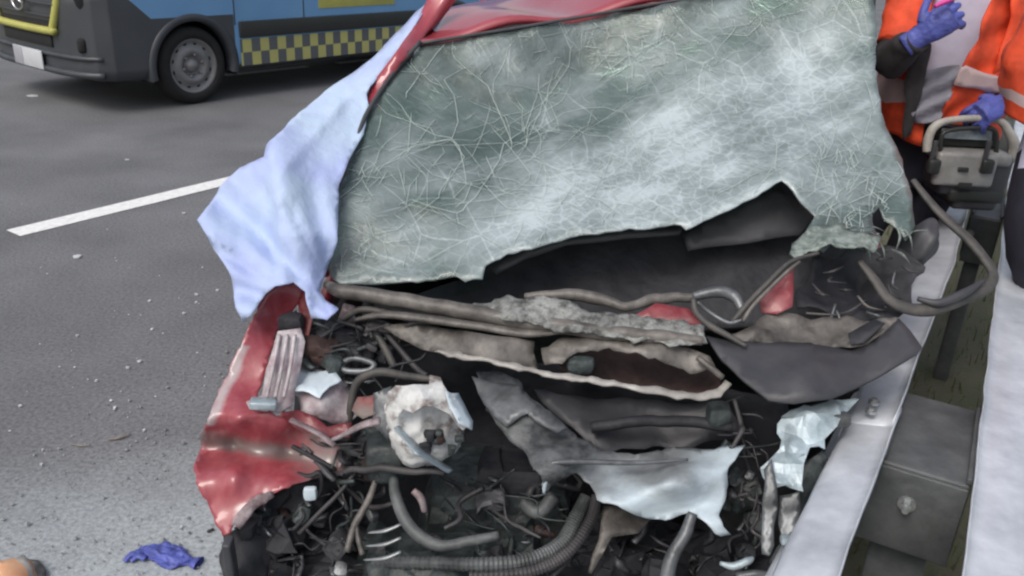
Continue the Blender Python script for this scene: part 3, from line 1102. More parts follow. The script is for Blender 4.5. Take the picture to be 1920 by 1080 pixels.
# floor pan and lining keep the cabin dark
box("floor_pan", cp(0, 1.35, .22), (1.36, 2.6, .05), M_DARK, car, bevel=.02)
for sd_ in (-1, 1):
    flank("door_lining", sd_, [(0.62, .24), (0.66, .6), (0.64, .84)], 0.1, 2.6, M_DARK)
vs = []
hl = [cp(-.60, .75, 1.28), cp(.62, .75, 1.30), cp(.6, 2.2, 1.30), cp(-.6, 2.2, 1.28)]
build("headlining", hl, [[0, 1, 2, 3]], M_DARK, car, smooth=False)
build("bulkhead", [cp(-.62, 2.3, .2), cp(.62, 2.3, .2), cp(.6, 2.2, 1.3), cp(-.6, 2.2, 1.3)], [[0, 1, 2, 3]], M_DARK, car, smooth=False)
# seats
for l in (-.34, .34):
    st = lump("seat", cp(l, 1.15, .72), (.46, .14, .62), M_DARK, car, amp=.05, sub=2)
    lump("headrest", cp(l, 1.22, 1.12), (.24, .09, .17), M_DARK, st, amp=.05, sub=2)
# dashboard pushed up below the torn glass
sheet("dashboard", [(700, 560), (800, 535), (900, 520), (930, 470), (1100, 430), (1290, 400), (1460, 330), (1560, 420), (1640, 500), (1600, 600), (1300, 620), (1000, 610), (800, 590)],
      [(700, 560, 1.98), (900, 500, 2.12), (1100, 440, 2.20), (1290, 415, 2.22), (1460, 345, 2.30), (1600, 450, 2.18), (1500, 590, 2.0), (1200, 600, 1.99), (900, 590, 1.98), (1150, 500, 2.12), (1400, 480, 2.12)],
      M_DARK, car, res=22, amp=0.03, fr=6, thick=0.02)
sheet("dash_cover", [(920, 500), (960, 470), (1050, 445), (1180, 428), (1280, 428), (1275, 440), (1180, 447), (1060, 462), (985, 485), (930, 515)],
      [(920, 505, 1.97), (1050, 455, 2.02), (1280, 432, 2.05), (1180, 440, 2.03)], M_BLACKPL, car, res=16, amp=.004, thick=.006)
sheet("dash_panel", [(1280, 440), (1460, 350), (1530, 400), (1500, 440), (1400, 455), (1290, 470)],
      [(1280, 445, 2.08), (1460, 352, 2.16), (1530, 400, 2.12), (1400, 450, 2.06)], M_BLACKPL, car, res=18, amp=.006, thick=.006)

# --- bonnet edge and scuttle
bon = tube("bonnet_edge", [(612, 535, 1.85), (640, 546, 1.80), (720, 556, 1.78), (800, 572, 1.76), (880, 585, 1.74), (960, 600, 1.72), (1050, 612, 1.70), (1180, 628, 1.68), (1250, 632, 1.67), (1318, 640, 1.66)],
           [.010, .017, .018, .018, .019, .019, .018, .016, .016, .010], M_TAUPE, car, n=9, seg=12, rough=0.004)
sheet("flaked_skin", [(875, 572), (930, 558), (1000, 552), (1060, 562), (1110, 580), (1180, 590), (1260, 598), (1320, 612), (1325, 640), (1280, 648), (1180, 636), (1060, 620), (960, 604), (890, 590)],
      [(875, 580, 1.745), (1000, 555, 1.76), (1110, 582, 1.73), (1320, 615, 1.69), (1320, 640, 1.655), (1180, 636, 1.655), (960, 603, 1.69)], M_FLAKE, car, res=10, amp=.01, fr=26, thick=.004, jag=3)
tube("bonnet_fold", [(985, 556, 1.80), (1060, 551, 1.79), (1110, 556, 1.78), (1160, 575, 1.76), (1190, 572, 1.76), (1230, 558, 1.78), (1300, 556, 1.78)],
     [.008, .014, .015, .011, .011, .014, .010], M_TAUPE, car, n=8, seg=10, rough=.006)
tube("bonnet_fold", [(1300, 556, 1.78), (1340, 548, 1.78), (1375, 556, 1.77), (1392, 580, 1.74)], [.010, .014, .014, .008], M_STEEL, car, n=8, seg=10, rough=.004)
tube("bonnet_rib", [(665, 600, 1.76), (720, 590, 1.75), (800, 598, 1.73), (900, 612, 1.71), (985, 625, 1.69), (1060, 622, 1.69)], [.006, .012, .013, .013, .013, .006], M_TAUPE, car, n=8, seg=10, flat=.7)
sheet("bonnet_strip", [(1180, 595), (1230, 570), (1290, 578), (1320, 600), (1310, 612), (1240, 604)], [(1180, 597, 1.72), (1290, 580, 1.74), (1310, 605, 1.71)], M_REDSCUFF, car, res=14, amp=.006, fr=20)
sheet("bonnet_panel", [(715, 612), (760, 606), (860, 618), (970, 634), (1002, 640), (1000, 660), (1012, 690), (985, 692), (920, 678), (840, 664), (790, 655), (750, 636)],
      [(715, 612, 1.74), (860, 618, 1.72), (1000, 640, 1.69), (1005, 690, 1.66), (840, 664, 1.68), (900, 650, 1.655), (790, 655, 1.70)], M_TAUPE, car, res=14, amp=.004, fr=14, thick=.004)
sheet("bonnet_lip", [(815, 657), (860, 660), (930, 672), (1000, 690), (1080, 702), (1150, 714), (1230, 726), (1300, 738), (1345, 728), (1360, 712), (1372, 722), (1350, 742), (1305, 750), (1220, 738), (1140, 722), (1090, 716), (1000, 698), (900, 676), (840, 668)],
      [(815, 658, 1.66), (1000, 692, 1.61), (1150, 718, 1.58), (1300, 745, 1.56), (1365, 715, 1.60)], M_LIP, car, res=9, amp=.005, fr=30, thick=.005, jag=1.5)
sheet("bonnet_inner", [(1012, 650), (1060, 632), (1180, 638), (1290, 652), (1330, 668), (1345, 690), (1290, 700), (1250, 680), (1200, 664), (1140, 652), (1085, 660), (1055, 682), (1020, 684)],
      [(1012, 650, 1.68), (1060, 635, 1.69), (1180, 640, 1.67), (1340, 680, 1.64), (1200, 662, 1.64), (1040, 680, 1.64), (1290, 696, 1.63)], M_TAUPE, car, res=11, amp=.008, fr=24, jag=2)
sheet("bonnet_cavity", [(1060, 660), (1140, 648), (1260, 660), (1345, 690), (1350, 730), (1300, 742), (1160, 720), (1050, 700)],
      [(1060, 660, 1.74), (1345, 690, 1.72), (1300, 742, 1.66), (1100, 705, 1.70), (1200, 690, 1.76)], M_RUST, car, res=16, amp=.012, fr=18)
lump("bonnet_hinge", at(1085, 682, 1.66), (.06, .04, .035), M_DARKG, car, amp=.2, sub=2)
tube("strut", [(1308, 670, 1.63), (1330, 688, 1.61), (1355, 708, 1.60)], .007, M_TAUPE, car, n=4)
# torn corner by the windscreen foot
box("corner_bracket", at(650, 592, 1.80), (.03, .03, .05), M_PRIMER, car, rot=(.2, .3, .2), bevel=.004)
tube("seal_end", [(640, 600, 1.79), (680, 580, 1.78), (740, 590, 1.77)], .008, M_RUBBER, car)

# --- black plastic scuttle panel lying on the barrier side
sheet("scuttle_panel", [(1325, 630), (1370, 640), (1440, 640), (1530, 645), (1600, 655), (1640, 640), (1685, 596), (1730, 652), (1722, 662), (1600, 728), (1560, 744), (1490, 755), (1440, 750), (1395, 715), (1350, 670)],
      [(1325, 630, 1.68), (1440, 640, 1.69), (1600, 655, 1.67), (1685, 597, 1.72), (1730, 655, 1.62), (1600, 728, 1.53), (1490, 754, 1.49), (1395, 712, 1.56), (1500, 700, 1.55), (1640, 660, 1.63)],
      M_BLACKPL, car, res=16, amp=.004, fr=12, thick=.006)
sheet("scuttle_edge", [(1370, 625), (1420, 600), (1480, 590), (1560, 600), (1620, 598), (1680, 592), (1690, 600), (1640, 642), (1600, 655), (1530, 648), (1440, 642), (1370, 640)],
      [(1370, 632, 1.69), (1480, 592, 1.76), (1620, 600, 1.75), (1685, 597, 1.725), (1600, 655, 1.665), (1440, 641, 1.685), (1530, 620, 1.73)], M_TAUPE, car, res=9, amp=.016, fr=22, thick=.004)
sheet("scuttle_hole", [(1590, 625), (1640, 598), (1660, 606), (1620, 642), (1596, 646)], [(1590, 625, 1.70), (1640, 598, 1.715), (1620, 642, 1.66)], M_DARK, car, res=14, amp=.002)
sheet("hinge_plate", [(1425, 560), (1462, 520), (1488, 500), (1486, 575), (1455, 590), (1428, 585)], [(1425, 565, 1.78), (1488, 505, 1.82), (1455, 588, 1.75)], M_REDSCUFF, car, res=12, amp=.006, fr=20)

# wiper linkage
tube("wiper_arm", [(1372, 606, 1.72), (1400, 572, 1.735), (1450, 520, 1.77), (1485, 490, 1.80), (1535, 474, 1.81)], [.007, .007, .006, .005, .004], M_RUBBER, car)
tube("wiper_arm", [(1392, 604, 1.71), (1415, 570, 1.73), (1470, 515, 1.77), (1500, 490, 1.79)], [.005, .005, .004, .003], M_TAUPE, car)
tube("wiper_link", [(1300, 560, 1.75), (1305, 585, 1.73), (1330, 610, 1.70), (1362, 628, 1.68), (1400, 650, 1.65)], [.006, .008, .008, .007, .005], M_RUBBER, car)
tube("wiper_link", [(1308, 566, 1.74), (1330, 585, 1.73), (1365, 605, 1.71), (1392, 600, 1.71)], [.004, .005, .005, .004], M_STEEL, car)

# loop of door seal flung over the barrier
tube("door_seal", [(1712, 338, 2.12), (1745, 380, 2.06), (1775, 412, 2.02), (1815, 448, 1.97), (1848, 488, 1.93), (1862, 515, 1.90), (1850, 540, 1.86), (1800, 562, 1.82), (1745, 580, 1.79), (1700, 578, 1.79), (1665, 560, 1.80), (1640, 525, 1.83), (1612, 490, 1.87)],
     [.009, .012, .014, .015, .015, .014, .014, .015, .017, .015, .013, .012, .008], M_RUBBER, car, n=10, seg=10, flat=.65)
tube("door_seal_core", [(1720, 560, 1.80), (1760, 568, 1.785), (1810, 548, 1.81), (1845, 525, 1.85)], [.006, .01, .01, .004], M_BLACKPL, car, n=8)
# mirror shell, black, beside the glass corner
bm = bmesh.new()
bmesh.ops.create_icosphere(bm, subdivisions=4, radius=1)
mc = at(1722, 462, 2.0)
for v in bm.verts:
    p = v.co.copy()
    v.co = mc + Vector((p.x * .035, p.y * .05, p.z * .07)) * (1 + .25 * noise.noise(p * 1.4 + Vector((2, 5, 1)))) + Vector((.02 * p.z, 0, 0))
v_, f_ = bm_out(bm); bm.free()
build("mirror_shell", v_, f_, M_BLACKPL, car)
# dark wreckage below the torn glass corner
sheet("inner_wing", [(1540, 480), (1600, 465), (1700, 455), (1735, 500), (1720, 560), (1690, 600), (1600, 600), (1500, 590), (1490, 540)],
      [(1540, 480, 1.96), (1700, 460, 1.98), (1720, 560, 1.86), (1600, 598, 1.80), (1490, 560, 1.86), (1600, 530, 1.98)], M_DARK, car, res=15, amp=.03, fr=14, thick=.004)
rnd = random.Random(5)
for k in range(16):
    x, y = rnd.uniform(1500, 1700), rnd.uniform(480, 590)
    a = rnd.uniform(0, 3.14)
    L = rnd.uniform(25, 70)
    yy = 1.86 - (y - 530) * .001
    tube("torn_wire", [(x, y, yy), (x + L * .5 * math.cos(a) + rnd.gauss(0, 8), y + L * .5 * math.sin(a), yy - .02), (x + L * math.cos(a), y + L * math.sin(a) * .7, yy - .01)],
         [.003, .0035, .0015], rnd.choice((M_CABLE, M_CABLE, M_STEEL, M_TAUPE)), car, n=5, seg=5)

# --- left wing, folded
wing_out = [(590, 532), (560, 526), (530, 530), (500, 546), (478, 590), (455, 640), (430, 690), (408, 742), (388, 795), (372, 818), (376, 840), (362, 868), (370, 905), (392, 955), (418, 1003), (432, 1000),
            (445, 972), (478, 940), (505, 932), (530, 915), (560, 904), (600, 892), (640, 884), (646, 858), (640, 838), (600, 815), (560, 796), (530, 782), (500, 770), (478, 758), (486, 720), (500, 680), (516, 640), (540, 600), (566, 560)]
wing_c = [(585, 535, 1.83), (500, 548, 1.78), (530, 600, 1.79), (455, 640, 1.70), (505, 660, 1.71), (408, 742, 1.60), (470, 740, 1.61), (385, 800, 1.54), (450, 790, 1.53), (530, 795, 1.55), (630, 845, 1.56),
          (376, 838, 1.58), (440, 832, 1.60), (540, 845, 1.585), (365, 870, 1.505), (440, 880, 1.485), (540, 890, 1.50), (630, 880, 1.53), (395, 950, 1.44), (425, 1000, 1.40), (480, 935, 1.45)]


def wing_extra(o, W, ov):
    dv, sv = [], []
    for v in ov:
        x, y = v[0], v[1]
        yc = 822 + (x - 380) * .17
        d = math.exp(-((y - yc) / 20) ** 2)
        if x > 500 and y > 800: d = max(d, .75 * min(1, (x - 500) / 90))
        e = (x - (496 - (y - 560) * .46))
        sc_ = math.exp(-((e - 4) / 13) ** 2) * (1 if 650 < y < 800 else .15)
        sc_ = max(sc_, math.exp(-((x - 455) ** 2 + (y - 962) ** 2) / 500))
        dv.append(d); sv.append(sc_)
    for k, vals in (("dirt", dv), ("scrape", sv)):
        o.data.attributes.new(k, 'FLOAT', 'POINT').data.foreach_set('value', vals)


def wing_material():
    m = bpy.data.materials.new("worn_red_paint"); m.use_nodes = True
    t = m.node_tree; p = t.nodes["Principled BSDF"]; L = t.links.new
    tc = t.nodes.new("ShaderNodeTexCoord")
    mp = t.nodes.new("ShaderNodeMapping"); mp.inputs['Scale'].default_value = (60, 60, 14); mp.inputs['Rotation'].default_value = (0, .5, 0)
    L(tc.outputs['Object'], mp.inputs['Vector'])
    n = t.nodes.new("ShaderNodeTexNoise"); n.inputs['Scale'].default_value = 26; n.inputs['Detail'].default_value = 8; n.inputs['Roughness'].default_value = .7
    L(tc.outputs['Object'], n.inputs['Vector'])
    n2 = t.nodes.new("ShaderNodeTexNoise"); n2.inputs['Scale'].default_value = 1; n2.inputs['Detail'].default_value = 4
    L(mp.outputs[0], n2.inputs['Vector'])
    cur = None
    base = t.nodes.new("ShaderNodeValToRGB")
    base.color_ramp.elements[0].color = (.27, .042, .056, 1); base.color_ramp.elements[1].color = (.32, .075, .09, 1)
    base.color_ramp.elements[0].position = .35; base.color_ramp.elements[1].position = .75
    L(n2.outputs['Fac'], base.inputs['Fac'])
    cur = base.outputs['Color']
    for att, col, gain in (("dirt", (.16, .115, .112, 1), .62), ("scrape", (.40, .33, .34, 1), .6)):
        a = t.nodes.new("ShaderNodeAttribute"); a.attribute_name = att
        s1 = t.nodes.new("ShaderNodeMath"); s1.operation = 'MULTIPLY_ADD'; s1.inputs[1].default_value = .8; L(n.outputs['Fac'], s1.inputs[0]); L(a.outputs['Fac'], s1.inputs[2])
        r = t.nodes.new("ShaderNodeMapRange"); r.inputs['From Min'].default_value = .72; r.inputs['From Max'].default_value = 1.3; L(s1.outputs[0], r.inputs['Value'])
        mx = t.nodes.new("ShaderNodeMix"); mx.data_type = 'RGBA'; mx.inputs['B'].default_value = col
        L(r.outputs[0], mx.inputs['Factor']); L(cur, mx.inputs['A'])
        cur = mx.outputs['Result']
    L(cur, p.inputs['Base Color'])
    p.inputs['Roughness'].default_value = .34
    p.inputs['Coat Weight'].default_value = .5
    b = t.nodes.new("ShaderNodeBump"); b.inputs['Strength'].default_value = .12; b.inputs['Distance'].default_value = .006
    L(n.outputs['Fac'], b.inputs['Height']); L(b.outputs[0], p.inputs['Normal'])
    return m


sheet("front_wing", wing_out, wing_c, wing_material(), car, res=8, amp=.005, fr=16, thick=.003, jag=2.4, extra=wing_extra,
      fold=lambda x, y: .003 * abs(math.sin((y + .25 * x) * .035)) + (.003 * abs(math.sin((x + .5 * y) * .06)) if y > 780 else 0))
sheet("wing_torn_edge", [(430, 985), (450, 955), (478, 930), (512, 918), (516, 932), (490, 948), (470, 968), (452, 992)], [(430, 985, 1.40), (478, 935, 1.44), (512, 925, 1.46), (470, 965, 1.42)], M_PRIMER, car, res=8, amp=.006, fr=40, thick=.003, jag=2)
# wing flange and headlamp carrier
sheet("wing_flange", [(580, 540), (592, 560), (588, 600), (575, 640), (566, 610), (560, 570), (566, 545)], [(580, 540, 1.80), (590, 600, 1.75), (560, 570, 1.79)], M_REDSCUFF, car, res=9, amp=.005, fr=25)
lump("hinge_block", at(545, 602, 1.74), (.05, .04, .04), M_DARK, car, amp=.25, sub=2)
hc = sheet("headlamp_carrier", [(520, 622), (565, 615), (572, 640), (562, 700), (548, 760), (525, 772), (468, 768), (462, 755), (490, 742), (500, 690)],
           [(520, 622, 1.70), (565, 620, 1.71), (548, 755, 1.58), (468, 762, 1.56), (500, 690, 1.625)], M_PRIMERL, car, res=10, amp=.003, fr=20, thick=.006)
for dx in (0, 16, 32):
    tube("rib", [(524 + dx * .9, 628, 1.69), (512 + dx, 690, 1.615), (500 + dx, 745, 1.56)], .0045, M_PRIMERL, hc, n=6, seg=6)
box("foot", at(494, 757, 1.55), (.055, .03, .018), M_PALE, hc, rot=(0, .1, .2), bevel=.004)
sheet("inner_wing_skin", [(556, 700), (600, 690), (640, 705), (662, 730), (668, 775), (640, 800), (600, 792), (560, 770), (545, 740)],
      [(556, 700, 1.70), (640, 705, 1.70), (665, 770, 1.62), (600, 790, 1.58), (545, 745, 1.62), (610, 740, 1.60)], M_PRIMERL, car, res=11, amp=.016, fr=20, thick=.003)
sheet("inner_wing_skin", [(548, 692), (620, 694), (640, 712), (600, 740), (552, 735)], [(548, 692, 1.69), (620, 695, 1.68), (600, 740, 1.58), (552, 735, 1.6)], M_PALEBLUE, car, res=10, amp=.012, fr=26)
sheet("wing_inner_red", [(520, 775), (560, 770), (610, 800), (660, 790), (650, 820), (600, 815), (550, 800)], [(520, 775, 1.54), (660, 790, 1.57), (600, 815, 1.55), (560, 772, 1.57)], M_REDSCUFF, car, res=10, amp=.012, fr=20)
tube("torn_stay", [(545, 785, 1.545), (585, 805, 1.53), (625, 835, 1.52)], .008, M_PRIMER, car, n=5, flat=.5, rough=.004)
tube("torn_stay", [(625, 825, 1.50), (660, 805, 1.50), (690, 795, 1.49), (712, 788, 1.49)], [.006, .01, .011, .012], M_PRIMER, car, n=5, flat=.6, rough=.006)

# --- engine bay
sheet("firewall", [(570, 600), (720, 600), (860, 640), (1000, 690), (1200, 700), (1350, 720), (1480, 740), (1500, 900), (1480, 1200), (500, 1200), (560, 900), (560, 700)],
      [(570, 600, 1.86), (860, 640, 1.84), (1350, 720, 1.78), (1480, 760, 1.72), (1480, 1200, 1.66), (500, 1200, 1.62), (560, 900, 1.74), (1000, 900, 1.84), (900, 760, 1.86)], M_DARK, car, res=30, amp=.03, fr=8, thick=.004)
# shapes at the back of the bay
sheet("heat_shield", [(1000, 730), (1140, 745), (1290, 760), (1370, 750), (1390, 820), (1300, 835), (1150, 850), (1090, 820)],
      [(1000, 730, 1.74), (1370, 755, 1.70), (1390, 820, 1.66), (1150, 848, 1.62), (1200, 790, 1.72)], M_BLACKPL, car, res=18, amp=.02, fr=16)
tube("bay_pipe", [(1110, 800, 1.64), (1180, 790, 1.64), (1280, 792, 1.63), (1370, 800, 1.61)], .013, M_DARK, car, rough=.01)
lump("bay_pump", at(1350, 775, 1.62), (.05, .05, .05), M_DARKG, car, amp=.2, sub=2)
# left suspension turret clutter
lump("turret", at(640, 650, 1.78), (.17, .10, .09), M_DARK, car, amp=.34, fr=17, sub=4)
lump("turret", at(600, 660, 1.72), (.07, .06, .05), M_RUST, car, amp=.34, fr=17, sub=4)
tube("turret_ring", [(640, 680, 1.69), (665, 672, 1.69), (700, 682, 1.68), (690, 695, 1.67), (655, 696, 1.67), (636, 688, 1.68)], .007, M_STEEL, car)
tube("hose", [(720, 620, 1.76), (745, 650, 1.73), (780, 690, 1.70), (800, 705, 1.68)], .007, M_CABLE, car)
tube("hose", [(690, 605, 1.77), (720, 650, 1.73), (740, 690, 1.70)], .009, M_RUBBER, car)
tube("hose", [(655, 830, 1.60), (658, 760, 1.61), (672, 715, 1.62), (710, 698, 1.62), (760, 705, 1.62), (810, 712, 1.62)], [.007, .009, .010, .010, .009, .007], M_RUBBER, car, n=8)
sheet("bracket_plate", [(700, 735), (735, 725), (740, 790), (725, 830), (700, 800)], [(700, 735, 1.58), (735, 728, 1.58), (725, 830, 1.52)], M_STEEL, car, res=10, amp=.006, fr=22)
sheet("bracket_plate", [(668, 745), (702, 738), (706, 775), (680, 785), (660, 770)], [(668, 745, 1.60), (702, 738, 1.60), (680, 785, 1.55)], M_REDDIRT, car, res=10, amp=.006, fr=22)
# burst white reservoir
bw = Vector(at(800, 800, 1.52))
bm = bmesh.new()
bmesh.ops.create_icosphere(bm, subdivisions=5, radius=1)
for v in bm.verts:
    p = v.co.copy()
    k = 1 + .16 * noise.noise(p * 1.6 + Vector((3, 1, 0))) + .05 * noise.noise(p * 5)
    cell = noise.cell(p * 2.1 + Vector((7, 2, 4)))
    k += .07 * (cell - .5)
    v.co = Vector((p.x * .088, p.y * .07, p.z * .088)) * k + bw
vv, ff = bm_out(bm); bm.free()
res_ = build("reservoir", vv, ff, M_WHITE, car, smooth=True)
sheet("broken_lid", [(722, 735), (740, 728), (775, 722), (800, 718), (808, 700), (826, 708), (838, 735), (862, 760), (880, 800), (870, 810), (845, 780), (800, 762), (760, 775), (735, 790), (725, 770)],
      [(722, 735, 1.475), (808, 702, 1.50), (880, 800, 1.43), (800, 755, 1.425), (735, 785, 1.445)], M_WHITE, res_, res=14, amp=.010, fr=30, thick=.003, jag=2.5, smooth=False)
sheet("broken_lid", [(836, 732), (860, 738), (885, 790), (884, 806), (862, 792), (846, 765)], [(836, 732, 1.45), (885, 800, 1.42), (850, 765, 1.42)], M_PALEBLUE, res_, res=8, amp=.004, fr=30)
sheet("cut_edge", [(740, 800), (752, 796), (790, 840), (850, 880), (842, 886), (780, 850)], [(740, 800, 1.435), (790, 842, 1.41), (850, 884, 1.42)], M_PALE, res_, res=8, amp=.002, fr=30)
rnd = random.Random(9)
for k in range(7):
    p = at(rnd.uniform(790, 870), rnd.uniform(800, 860), 1.437)
    lump("dirt_clod", p, (rnd.uniform(.012, .03), .014, rnd.uniform(.012, .026)), rnd.choice((M_RUST, M_DARK, M_DARKG)), res_, amp=.5, fr=30, sub=2)
lump("motor", at(725, 850, 1.54), (.10, .09, .09), M_DARKG, car, amp=.22, sub=3)
lump("motor", at(700, 870, 1.54), (.05, .05, .06), M_RUST, car, amp=.3, sub=2)
def skin_extra(o, W, ov):
    vals = []
    for v in ov:
        a = 1 / (1 + math.exp(-(v[1] - 885 + (v[0] - 1110) * -.10) / 14)) * (1 / (1 + math.exp(-(v[0] - 1115) / 18)))
        b = 1 / (1 + math.exp(-(v[0] - 1290) / 20))
        vals.append(max(a, b))
    o.data.attributes.new("bare", 'FLOAT', 'POINT').data.foreach_set('value', vals)


def blend_material():
    m = bpy.data.materials.new("scraped_bonnet_steel"); m.use_nodes = True
    t = m.node_tree; p = t.nodes["Principled BSDF"]; L = t.links.new
    tc = t.nodes.new("ShaderNodeTexCoord")
    n = t.nodes.new("ShaderNodeTexNoise"); n.inputs['Scale'].default_value = 11; n.inputs['Detail'].default_value = 9; n.inputs['Roughness'].default_value = .7
    mp = t.nodes.new("ShaderNodeMapping"); mp.inputs['Scale'].default_value = (1, 1, 2.6); mp.inputs['Rotation'].default_value = (0, .5, 0)
    L(tc.outputs['Object'], mp.inputs['Vector']); L(mp.outputs[0], n.inputs['Vector'])
    a = t.nodes.new("ShaderNodeAttribute"); a.attribute_name = "bare"
    s1 = t.nodes.new("ShaderNodeMath"); s1.operation = 'MULTIPLY_ADD'; s1.inputs[1].default_value = 1.1; L(n.outputs['Fac'], s1.inputs[0]); L(a.outputs['Fac'], s1.inputs[2])
    r = t.nodes.new("ShaderNodeValToRGB")
    e = r.color_ramp.elements
    e[0].position = .24; e[0].color = (.025, .027, .03, 1)
    e[1].position = .95; e[1].color = (.52, .61, .67, 1)
    k = e.new(.42); k.color = (.17, .18, .188, 1)
    k = e.new(.62); k.color = (.26, .285, .30, 1)
    d = t.nodes.new("ShaderNodeMath"); d.operation = 'MULTIPLY'; d.inputs[1].default_value = .6; L(s1.outputs[0], d.inputs[0])
    L(d.outputs[0], r.inputs['Fac']); L(r.outputs['Color'], p.inputs['Base Color'])
    p.inputs['Metallic'].default_value = .12; p.inputs['Roughness'].default_value = .58
    b = t.nodes.new("ShaderNodeBump"); b.inputs['Strength'].default_value = .3; b.inputs['Distance'].default_value = .006
    L(n.outputs['Fac'], b.inputs['Height']); L(b.outputs[0], p.inputs['Normal'])
    return m


# crumpled grey sheet (bonnet underside)
sheet("bonnet_skin", [(890, 700), (930, 695), (975, 708), (990, 740), (1030, 775), (1080, 815), (1130, 845), (1200, 850), (1270, 842), (1340, 838), (1392, 832), (1385, 850), (1368, 870), (1360, 920), (1350, 968), (1368, 1000), (1340, 998), (1318, 976), (1290, 960), (1250, 972), (1200, 966), (1150, 945), (1118, 938), (1105, 905), (1080, 885), (1045, 905), (1025, 920), (1015, 890), (985, 850), (945, 815), (912, 770)],
      [(890, 700, 1.72), (975, 710, 1.70), (912, 770, 1.62), (985, 800, 1.55), (1030, 780, 1.60), (1080, 820, 1.565), (985, 850, 1.50), (1045, 880, 1.45), (1130, 848, 1.55), (1270, 844, 1.56), (1392, 834, 1.55), (1360, 920, 1.42), (1355, 990, 1.38), (1250, 968, 1.38), (1150, 940, 1.40), (1200, 900, 1.45), (1260, 890, 1.43), (1320, 860, 1.51)],
      blend_material(), car, res=9, amp=.010, fr=16, thick=.003, jag=1.8,
      fold=lambda x, y: .018 * math.sin((x * .35 + y) * .055) * (1 if x > 1000 else .5), extra=skin_extra)
tube("bonnet_hem", [(1000, 880, 1.455), (1040, 868, 1.45), (1100, 866, 1.455), (1190, 868, 1.46), (1290, 862, 1.475)], [.003, .006, .006, .005, .003], M_STEEL, car, n=8)
sheet("bonnet_tear", [(890, 705), (940, 710), (1000, 745), (1060, 800), (1040, 812), (990, 775), (945, 800), (905, 760)], [(890, 705, 1.69), (1000, 748, 1.60), (1050, 806, 1.55), (920, 770, 1.585)], M_STEEL, car, res=12, amp=.012, fr=18)
tube("shield_leg", [(1030, 890, 1.44), (1022, 905, 1.43), (1020, 925, 1.42)], [.005, .006, .003], M_PALE, car, n=4)
# suspension arm and brackets below
tube("arm", [(1300, 962, 1.38), (1285, 1000, 1.36), (1262, 1040, 1.34), (1252, 1080, 1.32), (1248, 1130, 1.30)], [.010, .013, .014, .015, .015], M_STEEL, car, n=6, rough=.003)
sheet("bracket_plate", [(1125, 950), (1180, 955), (1230, 970), (1200, 1000), (1150, 1010), (1135, 1040), (1110, 1075), (1100, 1070), (1125, 1010)],
      [(1125, 950, 1.46), (1230, 970, 1.45), (1105, 1075, 1.36), (1150, 1005, 1.41)], M_TAUPE, car, res=12, amp=.008, fr=22)
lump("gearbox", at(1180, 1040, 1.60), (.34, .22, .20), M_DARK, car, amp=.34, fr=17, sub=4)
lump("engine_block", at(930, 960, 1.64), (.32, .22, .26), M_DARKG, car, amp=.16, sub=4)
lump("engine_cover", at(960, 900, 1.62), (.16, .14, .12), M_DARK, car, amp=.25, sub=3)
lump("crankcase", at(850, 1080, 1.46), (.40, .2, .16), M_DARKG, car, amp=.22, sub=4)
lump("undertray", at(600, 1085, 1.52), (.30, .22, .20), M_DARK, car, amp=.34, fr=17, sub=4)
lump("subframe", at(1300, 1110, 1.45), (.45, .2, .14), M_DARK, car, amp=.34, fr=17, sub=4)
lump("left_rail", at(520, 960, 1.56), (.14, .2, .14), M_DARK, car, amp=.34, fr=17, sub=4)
lump("lamp_fragment", at(582, 925, 1.47), (.028, .02, .03), M_PALEBLUE, car, amp=.3, sub=2)
sheet("wing_liner", [(415, 1000), (450, 985), (500, 940), (560, 905), (640, 885), (660, 900), (600, 960), (540, 1010), (500, 1080), (420, 1085)],
      [(415, 1000, 1.44), (560, 905, 1.54), (640, 885, 1.56), (600, 960, 1.54), (500, 1080, 1.42), (420, 1085, 1.38)], M_DARK, car, res=14, amp=.02, fr=18)
box("bumper_stub", at(432, 1050, 1.36), (.018, .03, .12), M_BLACKPL, car, rot=(.2, .05, 0), bevel=.004)
# hoses and pipes
tube("coolant_hose", [(738, 895, 1.50), (742, 930, 1.46), (760, 975, 1.42), (790, 1008, 1.39), (830, 1024, 1.37), (880, 1015, 1.37), (935, 1004, 1.38)], [.010, .012, .013, .013, .012, .011, .009], M_HOSE, car, n=8, seg=12)
tube("coolant_hose", [(700, 1055, 1.36), (800, 1055, 1.35), (900, 1058, 1.34), (990, 1050, 1.36), (1050, 1020, 1.40), (1080, 970, 1.44), (1100, 930, 1.47)], [.012, .013, .014, .014, .015, .015, .013], M_HOSE, car, n=22, seg=12, ribs=.07)
tube("coolant_hose", [(880, 1080, 1.33), (990, 1072, 1.34), (1060, 1040, 1.37), (1105, 980, 1.42), (1120, 930, 1.46)], .012, M_CABLE, car, n=24, ribs=.06, seg=12)
tube("intake_pipe", [(1040, 930, 1.52), (1010, 960, 1.50), (980, 940, 1.52)], .016, M_HOSE, car, n=7, seg=12)
tube("pipe", [(775, 920, 1.47), (790, 935, 1.46), (796, 960, 1.45)], [.007, .009, .006], M_PRIMER, car, n=6)
for k, y in enumerate((995, 1020, 1046)):
    tube("cooler_fin", [(690 - k * 4, y + 4, 1.37 - k * .02), (722, y, 1.365 - k * .02), (752, y - 12, 1.37 - k * .02)], [.002, .006, .004], M_ALU, car, n=6, seg=6, flat=.6)
sheet("cooler_plate", [(690, 1045), (750, 1035), (800, 1050), (860, 1060), (850, 1110), (700, 1110)], [(690, 1045, 1.37), (800, 1050, 1.36), (850, 1110, 1.31), (700, 1110, 1.31)], M_DARKG, car, res=12, amp=.02, fr=24)
tube("rod", [(705, 900, 1.50), (690, 940, 1.46), (665, 985, 1.42), (650, 1035, 1.38)], [.006, .008, .008, .007], M_TAUPE, car, n=6)
